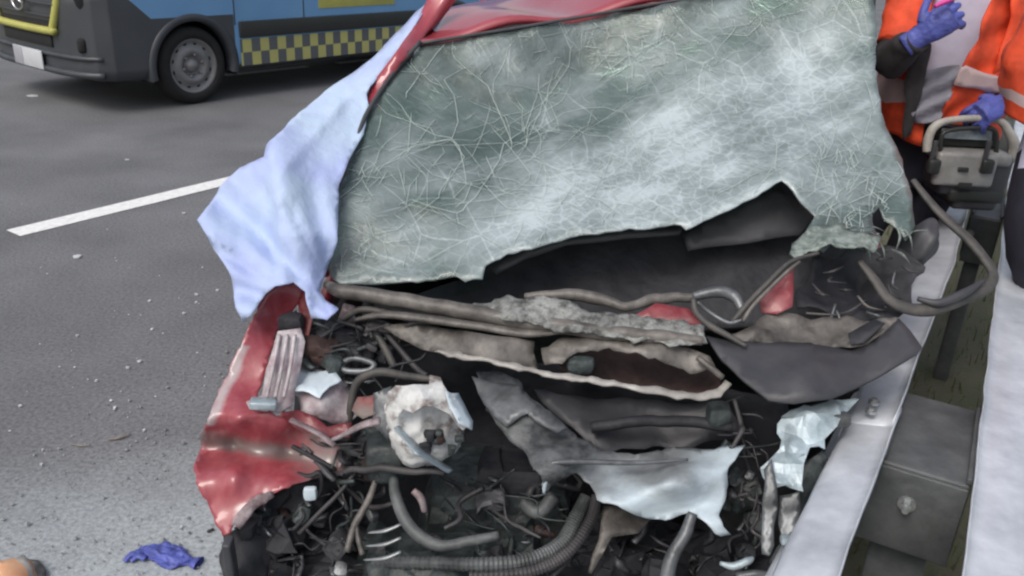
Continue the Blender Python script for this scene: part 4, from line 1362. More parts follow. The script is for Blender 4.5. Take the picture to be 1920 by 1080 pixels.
tube("rod", [(668, 985, 1.42), (672, 1010, 1.40), (680, 1040, 1.38)], [.004, .006, .006], M_TAUPE, car, n=5)
tube("rod", [(560, 1000, 1.44), (600, 960, 1.46), (640, 920, 1.49), (670, 880, 1.52)], .005, M_CABLE, car, n=6)
tube("harness", [(630, 888, 1.52), (690, 880, 1.49), (760, 882, 1.47), (830, 888, 1.46)], [.006, .008, .008, .005], M_CABLE, car, n=6, rough=.006)
rnd = random.Random(33)
for k in range(110):
    x, y = rnd.choice(((rnd.uniform(480, 720), rnd.uniform(880, 1075)), (rnd.uniform(560, 760), rnd.uniform(610, 720)), (rnd.uniform(800, 1100), rnd.uniform(880, 1070)), (rnd.uniform(560, 720), rnd.uniform(780, 900)), (rnd.uniform(1370, 1440), rnd.uniform(740, 1060))))
    yy = np.interp(y, [600, 720, 880, 1080], [1.75, 1.63, 1.50, 1.37]) + rnd.uniform(0, .07)
    a = rnd.uniform(-.6, 2.2); L = rnd.uniform(40, 130)
    pts = [(x + L * t * math.cos(a) + rnd.gauss(0, 10), y + L * t * math.sin(a) * .8 + rnd.gauss(0, 8), yy - .0012 * L * t * math.sin(a) * .8 + rnd.gauss(0, .01)) for t in (-.5, -.15, .2, .5)]
    r0 = rnd.choice((.0018, .0022, .003, .004, .006))
    tube("cable", pts, [r0 * .8, r0, r0, r0 * .6], rnd.choice((M_CABLE, M_CABLE, M_DARK, M_DARKG)), car, n=6, seg=6)
for k in range(46):
    x, y = rnd.choice(((rnd.uniform(460, 720), rnd.uniform(890, 1075)), (rnd.uniform(570, 740), rnd.uniform(620, 710)), (rnd.uniform(820, 1080), rnd.uniform(900, 1070)), (rnd.uniform(1360, 1430), rnd.uniform(800, 1070)), (rnd.uniform(620, 720), rnd.uniform(800, 880))))
    yy = np.interp(y, [600, 720, 880, 1080], [1.78, 1.67, 1.55, 1.42]) + rnd.uniform(-.02, .04)
    s_ = rnd.uniform(.018, .05)
    lump("broken_fitting", at(x, y, yy), (s_ * rnd.uniform(.6, 1.6), s_, s_ * rnd.uniform(.5, 1.3)), rnd.choice((M_DARK, M_DARK, M_DARKG, M_BLACKPL, M_CABLE, M_STEEL)), car, amp=.35, fr=20, sub=2, rot=(rnd.random() * 3, rnd.random() * 3, 0))
for k in range(90):   # torn strips and brackets
    x, y = rnd.choice(((rnd.uniform(470, 740), rnd.uniform(890, 1075)), (rnd.uniform(570, 760), rnd.uniform(615, 715)), (rnd.uniform(820, 1110), rnd.uniform(890, 1070)), (rnd.uniform(570, 720), rnd.uniform(790, 890)), (rnd.uniform(1370, 1440), rnd.uniform(760, 1060)), (rnd.uniform(1130, 1360), rnd.uniform(985, 1075))))
    yy = np.interp(y, [600, 720, 880, 1080], [1.74, 1.62, 1.49, 1.36]) + rnd.uniform(.01, .09)
    a = rnd.uniform(0, 3.14); L = rnd.uniform(18, 60)
    pts = [(x + L * t * math.cos(a) + rnd.gauss(0, 4), y + L * t * math.sin(a) + rnd.gauss(0, 4), yy - .001 * L * t * math.sin(a) + rnd.gauss(0, .012)) for t in (-.5, 0, .5)]
    r0 = rnd.uniform(.004, .012)
    tube("torn_strip", pts, [r0 * .4, r0, r0 * .7], rnd.choice((M_DARK, M_BLACKPL, M_CABLE, M_STEEL, M_DARKG, M_RUST)), car, n=3, seg=4, flat=rnd.uniform(.08, .3), rough=.006)
# right side: pale crushed inner wing against the barrier
sheet("crushed_wing", [(1468, 775), (1500, 758), (1560, 750), (1600, 745), (1585, 775), (1560, 800), (1545, 815), (1548, 840), (1520, 835), (1508, 870), (1500, 910), (1478, 915), (1462, 905), (1440, 930), (1432, 890), (1448, 840)],
      [(1468, 778, 1.53), (1560, 755, 1.54), (1595, 750, 1.55), (1545, 835, 1.46), (1500, 905, 1.42), (1440, 920, 1.41), (1490, 830, 1.45), (1448, 845, 1.47)], M_PALE, car, res=13, amp=.020, fr=24, thick=.003, jag=3.5, smooth=False)
sheet("crushed_wing_web", [(1432, 880), (1450, 860), (1458, 940), (1452, 1020), (1440, 1045), (1426, 1040), (1428, 950)], [(1432, 880, 1.44), (1455, 930, 1.40), (1440, 1040, 1.33)], M_STEEL, car, res=9, amp=.006, fr=25)
sheet("crushed_wing_web", [(1462, 930), (1500, 920), (1498, 960), (1485, 1010), (1468, 1025), (1462, 980)], [(1462, 930, 1.42), (1500, 920, 1.42), (1470, 1020, 1.35)], M_STEEL, car, res=9, amp=.008, fr=25)
lump("crushed_clip", at(1475, 1012, 1.35), (.02, .02, .016), M_PALE, car, amp=.3, sub=2)
lump("crushed_clip", at(1575, 785, 1.52), (.05, .03, .03), M_HOSE, car, amp=.4, sub=2)
sheet("side_plate", [(1505, 870), (1540, 845), (1552, 860), (1530, 930), (1490, 1000), (1450, 1060), (1440, 1055), (1480, 980)], [(1505, 870, 1.46), (1545, 855, 1.47), (1490, 995, 1.40), (1445, 1058, 1.36)], M_DARKG, car, res=12, amp=.01, fr=20)
tube("chassis_lip", [(1350, 1056, 1.34), (1375, 1062, 1.33), (1402, 1052, 1.335), (1412, 1046, 1.34)], [.004, .008, .008, .004], M_PALE, car, n=5)
tube("chassis_lip", [(1380, 1082, 1.31), (1420, 1076, 1.31), (1460, 1082, 1.31)], .008, M_STEEL, car, n=5)

# ------------------------------------------------------------------ pale blue sheet draped over the door side
cl_out = [(803, 2), (770, 60), (735, 110), (695, 160), (688, 175), (692, 205), (680, 250), (655, 300), (636, 345), (634, 400), (630, 450), (615, 500), (600, 545), (612, 562), (637, 578), (612, 598), (585, 596), (578, 570), (575, 545), (552, 528), (515, 535), (496, 552), (470, 590), (458, 604), (442, 575), (434, 520), (418, 490), (400, 468), (384, 438), (370, 414), (392, 385), (415, 345), (450, 315), (496, 292), (500, 270), (528, 245), (560, 212), (610, 170), (660, 138), (700, 105), (750, 55), (780, 20)]
cl_c = [(803, 2, 2.78), (770, 60, 2.62), (695, 160, 2.40), (690, 205, 2.31), (655, 300, 2.13), (634, 400, 1.99), (600, 545, 1.80), (637, 578, 1.69), (585, 596, 1.68), (552, 528, 1.76), (580, 560, 1.70), (458, 604, 1.70), (434, 520, 1.76), (370, 414, 1.86), (415, 345, 1.97),
        (500, 280, 2.02), (560, 212, 2.22), (660, 138, 2.50), (750, 55, 2.72), (560, 330, 1.98), (540, 430, 1.87), (600, 430, 1.90), (480, 430, 1.86), (620, 230, 2.25)]


def cl_fold(x, y):
    # pleats fan out from the pillar foot at about (600, 520)
    a = math.atan2(y - 620, x - 640)
    r = math.hypot(x - 640, y - 620)
    k = min(1, r / 260)
    low = 1 / (1 + math.exp(-(y - 300) / 40))
    f = low * (.060 * k * (abs(math.sin(a * 6.5 + .3 + r * .0012)) ** .6 - .5) + .018 * k * math.sin(a * 25 + r * .008))
    # overlap ridge where the upper lap ends
    f += low * (-.075 / (1 + math.exp(-(x - 503 - (y - 290) * .10) / 4)) + .0375) * max(0, min(1, (560 - y) / 120))
    b = (x - 640) * .75 + (y - 220) * .66
    f += (1 - low) * (.04 * (abs(math.sin(b * .026 + .4)) ** .7 - .5) + .010 * math.sin((x * .9 - y * .3) * .06))
    return f + .008 * noise.noise(Vector((x * .012, y * .012, 4))) + .006 * low * math.sin((x - .45 * y) * .085) + .004 * noise.noise(Vector((x * .05, y * .02, 1)))


cl = sheet("draped_sheet", cl_out, cl_c, M_CLOTH, None, res=9, amp=.004, fr=9, thick=.003, fold=cl_fold, jag=.8)
tag(cl, "pale blue disposable sheet draped over the wrecked car's door pillar", "sheet")

# ------------------------------------------------------------------ ambulance
VYAW = R(36)
vf = Vector((-math.sin(VYAW), -math.cos(VYAW), 0))
vl = Vector((-vf.y, vf.x, 0))
vo = atz(370, 195, 0) - vl * 0.97
van = empty("ambulance", vo, "blue ambulance van with yellow chequered side band parked across the lane", "ambulance")
van.rotation_euler = (0, 0, math.atan2(vf.y, vf.x))
KX = [(1.0, .42, .36, .96), (.985, .60, .34, 1.0), (.95, .76, .31, 1.05), (.88, .90, .29, 1.11), (.76, .98, .28, 1.18), (.55, 1.0, .27, 1.28), (.25, 1.01, .27, 1.44), (-.05, 1.01, .27, 1.85), (-.42, 1.01, .27, 2.40), (-.75, 1.01, .27, 2.60), (-4.7, 1.01, .27, 2.66), (-4.85, .98, .30, 2.62)]
xs_ = list(np.arange(1.0, .2, -0.012)) + list(np.arange(.2, -.6, -.02)) + list(np.arange(-.6, -4.85, -0.05)) + [-4.85]
kx = np.array(KX)[::-1]
NP = 70


def vsec(x):
    w_ = float(np.interp(x, kx[:, 0], kx[:, 1])); z0 = float(np.interp(x, kx[:, 0], kx[:, 2])); z1 = float(np.interp(x, kx[:, 0], kx[:, 3]))
    pts = []
    for k in range(NP):
        t = k / (NP - 1)
        z = z0 + (z1 - z0) * t
        h = z1 - z0
        up = max(0, (z - (z1 - .22 * h)) / (.22 * h))
        lo = max(0, ((z0 + .10) - z) / .10)
        y = w_ * (1 - .04 * max(0, (z - 1.0)) - .30 * up ** 3 - .06 * lo ** 2)
        pts.append((y, z))
    return pts


vs, fs, fm = [], [], []
for x in xs_:
    p = vsec(x)
    for y, z in p: vs.append(Vector((x, y, z)))
    for y, z in p[::-1]: vs.append(Vector((x, -y, z)))
K2 = NP * 2
ARCH = [(0, .355), (-3.66, .355)]


def vmat(c):
    if abs(c.y) > .7:
        for ax, az_ in ARCH:
            if math.hypot(c.x - ax, c.z - az_) < .455: return None
    if c.x > -.9 and c.z > 1.36 + .0 and c.x < .25 and abs(c.y) < .93 and c.z > 1.44 + (.25 - c.x) * 1.3: return 2
    if -.95 < c.x < -.02 and 1.45 < c.z < 2.05 and c.z < 1.45 + (.3 - c.x) * 1.2 and abs(c.y) > .8: return 2
    if c.z < 1.2 and c.x > .40 + (c.z - .80) * 1.1: return 1
    if c.z < .80 and c.x > -.45: return 1
    if c.z < .33: return 1
    return 0


for i in range(len(xs_) - 1):
    for j in range(K2):
        f = [i * K2 + j, (i + 1) * K2 + j, (i + 1) * K2 + (j + 1) % K2, i * K2 + (j + 1) % K2]
        c = sum((vs[q] for q in f), Vector()) / 4
        m_ = vmat(c)
        if m_ is None: continue
        fs.append(f); fm.append(m_)
fs.append(list(range(K2))); fm.append(1)
fs.append(list(range((len(xs_) - 1) * K2, len(xs_) * K2))[::-1]); fm.append(0)
def vedge(v):
    dA = (v.x - .40 - (v.z - .80) * 1.1) if v.z < 1.22 else -1
    return max(dA, min(.80 - v.z, v.x + .45), .33 - v.z)


def livery_material():
    m = bpy.data.materials.new("van_livery"); m.use_nodes = True
    t = m.node_tree; p = t.nodes["Principled BSDF"]; L = t.links.new
    a = t.nodes.new("ShaderNodeAttribute"); a.attribute_name = "trim_edge"
    r = t.nodes.new("ShaderNodeMapRange"); r.inputs['From Min'].default_value = -.004; r.inputs['From Max'].default_value = .004
    L(a.outputs['Fac'], r.inputs['Value'])
    tc = t.nodes.new("ShaderNodeTexCoord")
    n = t.nodes.new("ShaderNodeTexNoise"); n.inputs['Scale'].default_value = 3; n.inputs['Detail'].default_value = 8; L(tc.outputs['Object'], n.inputs['Vector'])
    b = t.nodes.new("ShaderNodeValToRGB"); b.color_ramp.elements[0].color = (.11, .27, .50, 1); b.color_ramp.elements[1].color = (.17, .34, .57, 1); L(n.outputs['Fac'], b.inputs['Fac'])
    c = t.nodes.new("ShaderNodeValToRGB"); c.color_ramp.elements[0].color = (.034, .038, .046, 1); c.color_ramp.elements[1].color = (.062, .068, .078, 1); L(n.outputs['Fac'], c.inputs['Fac'])
    mx = t.nodes.new("ShaderNodeMix"); mx.data_type = 'RGBA'; L(r.outputs[0], mx.inputs['Factor']); L(b.outputs['Color'], mx.inputs['A']); L(c.outputs['Color'], mx.inputs['B'])
    L(mx.outputs['Result'], p.inputs['Base Color'])
    p.inputs['Roughness'].default_value = .4; p.inputs['Coat Weight'].default_value = .2
    return m


M_LIV = livery_material()
body = build("body", vs, fs, [M_LIV, M_LIV, M_GLASSD], van, fmat=fm, local=True, attr={"trim_edge": [vedge(v) for v in vs]})


def vring(name, c, r0, r1, y0, y1, a0, a1, m):
    vs, fs = [], []
    n = 40
    for i in range(n + 1):
        a = a0 + (a1 - a0) * i / n
        for r, y in ((r0, y0), (r0, y1), ((r0 + r1) / 2, y1 * 1.006), (r1, y1), (r1, y0)):
            vs.append(Vector((c[0] + math.cos(a) * r, y, c[1] + math.sin(a) * r)))
    fs = [[i * 5 + j, i * 5 + j + 1, (i + 1) * 5 + j + 1, (i + 1) * 5 + j] for i in range(n) for j in range(4)]
    return build(name, vs, fs, m, van, local=True)


for ax, az_ in ARCH:
    for sd_ in (1, -1):
        vring("wheel_arch", (ax, az_), .405, .47, sd_ * .90, sd_ * 1.018, R(-12), R(192), M_CHAR)
        # inner wheel house
        vs, fs = [], []
        for i in range(21):
            a = R(-15) + R(210) * i / 20
            for y in (sd_ * .55, sd_ * 1.0):
                vs.append(Vector((ax + math.cos(a) * .46, y, az_ + math.sin(a) * .46)))
        fs = [[2 * i, 2 * i + 1, 2 * i + 3, 2 * i + 2] for i in range(20)] + [list(range(0, 42, 2))]
        build("wheel_house", vs, fs, M_TYRE, van, local=True, smooth=False)
        wheel_parts(van, Vector((ax, sd_ * .87, .355)), (0, sd_, 0), .355, .225, M_RIM, local=True, nuts=True)
# side mouldings and livery on both sides
M_CHK = checker_material()
for sd_ in (1, -1):
    for x0, x1 in ((-.50, -3.16), (-4.16, -4.75)):
        box("side_moulding", ((x0 + x1) / 2, sd_ * 1.012, .655), (abs(x1 - x0), .04, .155), M_STRIP, van, bevel=.012, local=True)
        y = sd_ * 1.016
        vs = [(x0, y, .315), (x1, y, .315), (x1, y, .565), (x0, y, .565)]
        u0, u1 = x0 / .105, x1 / .105
        o = build("chequer_band", [Vector(v) for v in vs], [[0, 1, 2, 3] if sd_ < 0 else [3, 2, 1, 0]], M_CHK, van, smooth=False, local=True, uv=[(u0, 0.001), (u1, 0.001), (u1, 1.999), (u0, 1.999)])
    # lettering panel
    pn = box("name_panel", (-2.06, sd_ * 1.009, .99), (1.12, .012, .36), M_YEL, van, bevel=.003, local=True)
    fc = bpy.data.curves.new("lettering", 'FONT')
    fc.body = "AMBULANCE"
    fc.size = .26; fc.align_x = 'CENTER'; fc.align_y = 'CENTER'; fc.extrude = .002
    fc.materials.append(M_CHAR)
    tmp = bpy.data.objects.new("lettering_curve", fc)
    COL.objects.link(tmp)
    lm = bpy.data.meshes.new_from_object(tmp.evaluated_get(bpy.context.evaluated_depsgraph_get()))
    bpy.data.objects.remove(tmp)
    to = bpy.data.objects.new("lettering", lm)
    COL.objects.link(to)
    to.parent = pn
    to.location = (0, sd_ * .0095, 0)
    to.rotation_euler = (R(90), 0, R(180) if sd_ > 0 else 0)
    to.scale = (.78, 1, 1)
    box("door_handle", (-.98, sd_ * 1.02, 1.12), (.16, .03, .04), M_CHAR, van, bevel=.008, local=True)
    box("door_seam", (-.46, sd_ * 1.008, 1.05), (.012, .012, .7), M_CHAR, van, bevel=.002, local=True)
    box("door_seam", (-1.30, sd_ * 1.008, 1.2), (.012, .012, .95), M_CHAR, van, bevel=.002, local=True)
    hd = box("headlamp", (.80, sd_ * .80, 1.02), (.30, .20, .26), M_GLASSD, van, rot=(0, .25, -sd_ * .55), bevel=.05, local=True)
    box("mirror", (.02, sd_ * 1.18, 1.62), (.14, .22, .36), M_CHAR, van, bevel=.04, local=True)
    # fog lamp recess
    rc = box("fog_lamp_recess", (.885, sd_ * .70, .585), (.08, .27, .13), M_TYRE, van, rot=(0, 0, -sd_ * .48), bevel=.03, local=True)
    v, f = sweep([Vector((.925, sd_ * .70, .58)), Vector((.935, sd_ * .704, .58))], .045, 20)
    build("fog_lamp", v, f, M_CHROME, van, local=True)
# front: grille with yellow surround, emblem, bumper step, plate
gp = [(-.62, 1.10), (-.50, .72), (-.44, .675), (.44, .675), (.50, .72), (.62, 1.10)]


def fx(y, z):
    return float(np.interp(abs(y), [0, .42, .60, .76, .90, .98], [1.0, 1.0, .985, .95, .88, .76])) - max(0, z - .90) * .22


tube("grille_surround", [Vector((fx(y, z) + .02, y, z)) for y, z in gp], .034, M_YEL, van, local=True, n=10, seg=10)
gv = [Vector((fx(y, z) + .012, y, z)) for y, z in gp]
build("grille", gv, [list(range(6))[::-1]], M_TYRE, van, smooth=False, local=True)
for k in range(3):
    z = .80 + k * .1
    hw = .50 + (z - .72) * .32
    tube("grille_bar", [Vector((fx(y, z) + .025, y, z)) for y in np.linspace(-hw, hw, 7)], .012, M_CHAR, van, local=True, n=3, flat=.6)
er = []
ec = Vector((1.05, 0, .92))
er.append(sweep([ec + Vector((0, .105 * math.cos(a), .105 * math.sin(a))) for a in np.linspace(0, 2 * math.pi, 41)], .010, 8, cap=False))
for k in range(3):
    a = R(90 + 120 * k)
    er.append(sweep([ec, ec + Vector((0, .1 * math.cos(a), .1 * math.sin(a)))], [.018, .005], 6))
v, f = merge(er)
build("emblem", v, f, M_CHROME, van, local=True)
for z, r_ in ((.475, .022), (.335, .03)):
    tube("bumper_step", [Vector((fx(y, .5) + .005, y, z)) for y in np.linspace(-.93, .93, 19)], r_, M_CHAR, van, local=True, n=3, seg=10)
box("lower_intake", (1.003, 0, .585), (.03, .86, .10), M_TYRE, van, bevel=.01, local=True)
pl = box("number_plate", (1.035, 0, .405), (.012, .52, .165), M_PLATE, van, bevel=.004, local=True)
box("plate_band", (1.0425, -.17, .405), (.003, .16, .155), M_PLATEG, pl, bevel=.001, local=True)
box("light_bar", (-.75, 0, 2.68), (.34, 1.5, .12), M_NAVYV, van, bevel=.03, local=True)
box("chassis", (-2.0, 0, .30), (5.4, 1.3, .16), M_TYRE, van, bevel=.02, local=True)


# ------------------------------------------------------------------ people
def skin_mesh(name, nodes, links, matfn, mats, parent, sub=2):
    me = bpy.data.meshes.new(name)
    idx = {k: i for i, k in enumerate(nodes)}
    me.from_pydata([tuple(nodes[k][0]) for k in nodes], [(idx[a], idx[b]) for a, b in links], [])
    ob = bpy.data.objects.new(name, me)
    COL.objects.link(ob)
    ob.modifiers.new("skin", 'SKIN')
    for k, i in idx.items():
        r = nodes[k][1]
        rx, ry = r if isinstance(r, tuple) else (r, r)
        me.skin_vertices[0].data[i].radius = (rx, ry)
    me.skin_vertices[0].data[idx['pelvis']].use_root = True
    sb = ob.modifiers.new("sub", 'SUBSURF'); sb.levels = sub; sb.render_levels = sub
    dg = bpy.context.evaluated_depsgraph_get()
    ev = ob.evaluated_get(dg)
    m2 = bpy.data.meshes.new_from_object(ev)
    vs = [v.co.copy() for v in m2.vertices]
    fs = [list(p.vertices) for p in m2.polygons]
    bpy.data.objects.remove(ob)
    fm = [matfn(sum((vs[i] for i in f), Vector()) / len(f)) for f in fs]
    vs = [v + Vector(noise.noise_vector(v * 14)) * .008 for v in vs]
    return build(name, vs, fs, mats, parent, fmat=fm)


def glove(name, wrist, d, nrm, parent, curl=.7, s=1.0, m=M_GLOVE, right=1):
    """palm, four fingers of unequal length with bent knuckles, and a thumb leaving the side of the palm"""
    d = Vector(d).normalized(); nrm = Vector(nrm); nrm = (nrm - d * nrm.dot(d)).normalized()
    sd = d.cross(nrm) * right
    wrist = Vector(wrist)
    parts = [sweep([wrist - d * .05 * s, wrist, wrist + d * .03 * s, wrist + d * .065 * s, wrist + d * .092 * s], [.033 * s, .031 * s, .040 * s, .044 * s, .038 * s], 12, .55, up=nrm)]
    for k, (o, L) in enumerate(((-.032, .070), (-.011, .082), (.011, .078), (.032, .062))):
        p = wrist + d * .075 * s + sd * o * s
        path = [p]
        a = .12 * k * curl
        for seg_, fr_ in enumerate((.45, .32, .25)):
            a += curl * (0.75 if seg_ else .5)
            p = p + (d * math.cos(a) - nrm * math.sin(a)) * L * fr_ * s + sd * o * .12 * s
            path.append(p)
        parts.append(sweep(catmull(path, 4), [.0105 * s, .0105 * s, .0095 * s, .0075 * s], 8))
    p = wrist + d * .02 * s - sd * .03 * s
    path = [p, p + (d * .6 - sd * .75 - nrm * .25) * .032 * s, p + (d * .85 - sd * .8 - nrm * .6) * .056 * s, p + (d * 1.1 - sd * .6 - nrm * .8) * .074 * s]
    parts.append(sweep(catmull(path, 4), [.015 * s, .0125 * s, .011 * s, .008 * s], 8))
    v, f = merge(parts)
    o = build(name, v, f, m, parent)
    rm = o.modifiers.new("fuse", 'REMESH'); rm.mode = 'VOXEL'; rm.voxel_size = .0032 * s; rm.use_smooth_shade = True
    sm = o.modifiers.new("soft", 'SMOOTH'); sm.iterations = 3
    return o


def garment(name, axis, radii, arc, m, parent, mats=None, fmat=None, n=34, thick=.008, amp=.02):
    """open shell around a torso: axis points, (rx, ry) radii, arc = the opened range of angles (0 = image right, 90 = away)"""
    path = catmull(axis, 7)
    ns = len(path)
    rr = [(np.interp(i / (ns - 1), np.linspace(0, 1, len(radii)), [r[0] for r in radii]), np.interp(i / (ns - 1), np.linspace(0, 1, len(radii)), [r[1] for r in radii])) for i in range(ns)]
    vs, fs, fm = [], [], []
    for i, p in enumerate(path):
        a0, a1 = arc(i / (ns - 1))
        for k in range(n + 1):
            a = R(a0 + (a1 - a0) * k / n)
            q = Vector(p) + Vector((math.cos(a) * rr[i][0], math.sin(a) * rr[i][1], 0))
            vs.append(q + Vector(noise.noise_vector(q * 13)) * amp)
    for i in range(ns - 1):
        for k in range(n):
            fs.append([i * (n + 1) + k, i * (n + 1) + k + 1, (i + 1) * (n + 1) + k + 1, (i + 1) * (n + 1) + k])
            fm.append(fmat((i + .5) / (ns - 1)) if fmat else 0)
    o = build(name, vs, fs, mats or m, parent, fmat=fm)
    t = o.modifiers.new("thickness", 'SOLIDIFY'); t.thickness = thick; t.offset = 1
    return o


def sleeve(name, pts, rad, mats, parent, fmat=None):
    path = catmull([tuple(p) for p in pts], 10)
    v, f = sweep(path, rad, 16)
    v = [q + Vector(noise.noise_vector(q * 18)) * .014 for q in v]
    fm = None
    if fmat:
        fm = [fmat((i // 16) / (len(path) - 1)) for i in range(len(f))]
    return build(name, v, f, mats, parent, fmat=fm)


def person(label, group, N_, dress, links):
    g = N_['foot_l'][0]
    t = empty("person", (N_['pelvis'][0].x, N_['pelvis'][0].y, 0), label, "person", group)
    return t


def head_bits(t, c, face):
    face = Vector(face).normalized()
    bm = bmesh.new()
    bmesh.ops.create_icosphere(bm, subdivisions=4, radius=1)
    side = face.cross(Vector((0, 0, 1)))
    for v in bm.verts:
        p = v.co.copy()
        q = Vector(c) + face * (p.y * .098) + side * (p.x * .076) + Vector((0, 0, p.z * .118))
        if p.z < -.3: q -= face * 0.0 + side * (p.x * .02)
        v.co = q
    v, f = bm_out(bm); bm.free()
    h = build("head", v, f, M_SKIN, t)
    vs, fs = sweep([Vector(c) + face * .09 + Vector((0, 0, .025)), Vector(c) + face * .112 + Vector((0, 0, -.012)), Vector(c) + face * .09 + Vector((0, 0, -.02))], [.008, .014, .01], 8)
    build("nose", vs, fs, M_SKIN, h)
    for s_ in (-1, 1):
        p = Vector(c) + face * .087 + side * .032 * s_ + Vector((0, 0, .02))
        vs, fs = sweep([p - side * .01, p + side * .01], [.008, .008], 8)
        build("eye", vs, fs, M_HAIR, h)
        p = Vector(c) + side * .077 * s_
        vs, fs = sweep([p + Vector((0, 0, -.028)), p + side * .012 * s_, p + Vector((0, 0, .03))], [.008, .012, .008], 8)
        build("ear", vs, fs, M_SKIN, h)
    bm = bmesh.new()
    bmesh.ops.create_icosphere(bm, subdivisions=4, radius=1)
    for v in list(bm.verts):
        p = v.co.copy()
        v.co = Vector(c) + face * (p.y * .103 - .008) + side * (p.x * .083) + Vector((0, 0, p.z * .124 + .006)) + Vector(noise.noise_vector(p * 6)) * .005
        v.tag = (p.z < -.1 or (p.y > .35 and p.z < .62))
    bmesh.ops.delete(bm, geom=[v for v in bm.verts if v.tag], context='VERTS')
    v, f = bm_out(bm); bm.free()
    build("hair", v, f, M_HAIR, h)
    vs, fs = sweep([Vector(c) + face * .088 + side * -.02 + Vector((0, 0, -.055)), Vector(c) + face * .092 + Vector((0, 0, -.057)), Vector(c) + face * .088 + side * .02 + Vector((0, 0, -.055))], [.003, .005, .003], 6)
    build("mouth", vs, fs, M_PRIMER, h)


# responder facing the camera, jacket open over a pale shirt, between car and barrier
YA = 3.2
YU = 2.95
pel, wai, che, nek = at(1745, 262, YA), at(1760, 190, YA + .02), at(1800, 40, YA), at(1832, -78, YA - .02)
hd = at(1840, -165, YA - .06)
pa = empty("person", (pel.x, pel.y, 0), "person in open orange hi-vis jacket over pale shirt, blue-gloved hand raised", "person")
shl, shr = at(1912, -30, YA), at(1722, -55, YA)
ell, wrl = at(1945, 120, YA - .06), at(1882, 192, YU + .03)
elr, wrr = at(1672, 112, YA - .16), at(1722, 70, YA - .30)
gz = lambda p, dx, dy: Vector((p.x + dx, p.y + dy, 0))
nodes = {'pelvis': (pel, (.15, .11)), 'waist': (wai, (.15, .11)), 'chest': (che, (.17, .12)), 'neck': (nek, .06), 'crown': (nek.lerp(hd, .6), .055),
         'sl': (shl, .06), 'sr': (shr, .06), 'el': (ell, .045), 'er': (elr, .045), 'wl': (wrl, .033), 'wr': (wrr, .033),
         'hl': (pel + Vector((.09, .02, -.08)), .10), 'hr': (pel + Vector((-.09, .02, -.08)), .10),
         'kl': (Vector((pel.x + .0, pel.y + .04, .50)), .065), 'kr': (Vector((pel.x - .19, pel.y + .06, .50)), .065),
         'al': (Vector((pel.x - .02, pel.y + .08, .09)), .045), 'ar': (Vector((pel.x - .21, pel.y + .10, .09)), .045),
         'fl': (Vector((pel.x - .02, pel.y - .08, .04)), .04), 'fr': (Vector((pel.x - .23, pel.y - .06, .04)), .04)}
links = [('pelvis', 'waist'), ('waist', 'chest'), ('chest', 'neck'), ('neck', 'crown'), ('chest', 'sl'), ('chest', 'sr'), ('sl', 'el'), ('el', 'wl'), ('sr', 'er'), ('er', 'wr'),
         ('pelvis', 'hl'), ('pelvis', 'hr'), ('hl', 'kl'), ('hr', 'kr'), ('kl', 'al'), ('kr', 'ar'), ('al', 'fl'), ('ar', 'fr')]
zs, zg = at(1760, 128, YA).z, at(1730, 222, YA).z


def ma(c):
    if c.z > nek.z - .01: return 3
    if c.z > zs: return 0
    if c.z > zg: return 1
    return 2


skin_mesh("body", nodes, links, ma, [M_SHIRT, M_GREYCL, M_NAVY, M_SKIN], pa)
head_bits(pa, hd, (-.15, -1, -.15))
jk_axis = [at(1748, 250, YA + .01), at(1765, 180, YA + .02), at(1785, 100, YA + .02), at(1805, 20, YA + .01), at(1822, -50, YA)]
garment("jacket", jk_axis, [(.215, .19), (.22, .195), (.23, .205), (.235, .20), (.20, .16)], lambda t: (-80 + 12 * t, 240 - 26 * t), None, pa, mats=[M_ORANGE, M_REFL], fmat=lambda t: 1 if .22 < t < .34 else 0)
fp = sheet("jacket_front", [(1872, -30), (1965, -30), (1955, 90), (1905, 200), (1870, 228), (1800, 232), (1762, 226), (1780, 180), (1805, 130), (1835, 70)],
           [(1872, -30, YA - .17), (1965, -30, YA - .06), (1950, 100, YA - .08), (1870, 225, YA - .15), (1765, 225, YA - .215), (1800, 140, YA - .215), (1840, 60, YA - .20), (1880, 120, YA - .17)],
           M_ORANGE, pa, res=11, amp=.012, fr=15, thick=.006, fold=lambda x, y: .012 * math.sin((x + .6 * y) * .07) + .008 * math.sin((x * .4 + y) * .11))
sheet("reflective_band", [(1800, 128), (1812, 122), (1880, 148), (1930, 150), (1925, 178), (1870, 176), (1788, 160)],
      [(1800, 128, YA - .228), (1880, 148, YA - .195), (1930, 160, YA - .13), (1790, 160, YA - .228), (1870, 172, YA - .19)], M_REFL, pa, res=11, amp=.006, fr=15, thick=.003)
sheet("jacket_dark_strip", [(1712, 60), (1745, 85), (1738, 140), (1722, 200), (1708, 250), (1690, 262), (1694, 200), (1700, 130)],
      [(1712, 60, YA - .185), (1745, 85, YA - .215), (1722, 200, YA - .205), (1690, 262, YA - .17), (1700, 130, YA - .19)], M_SLEEVE, pa, res=12, amp=.01, fr=16, thick=.005)  # narrow dark panel beside the shirt, along the open jacket
sheet("shirt_tail", [(1735, 132), (1800, 122), (1800, 150), (1780, 190), (1762, 228), (1705, 232), (1715, 190)],
      [(1735, 132, YA - .19), (1800, 122, YA - .20), (1762, 228, YA - .20), (1705, 232, YA - .18), (1755, 180, YA - .205)], M_GREYCL, pa, res=9, amp=.006, fr=18, thick=.004,
      fold=lambda x, y: .016 * math.sin((y + .45 * x) * .19))
sleeve("sleeve", [shl, shl.lerp(ell, .5), ell, ell.lerp(wrl, .5), wrl + (ell - wrl) * .12], [.088, .078, .068, .06, .055], [M_ORANGE, M_REFL], pa, fmat=lambda t: 1 if .3 < t < .42 else 0)
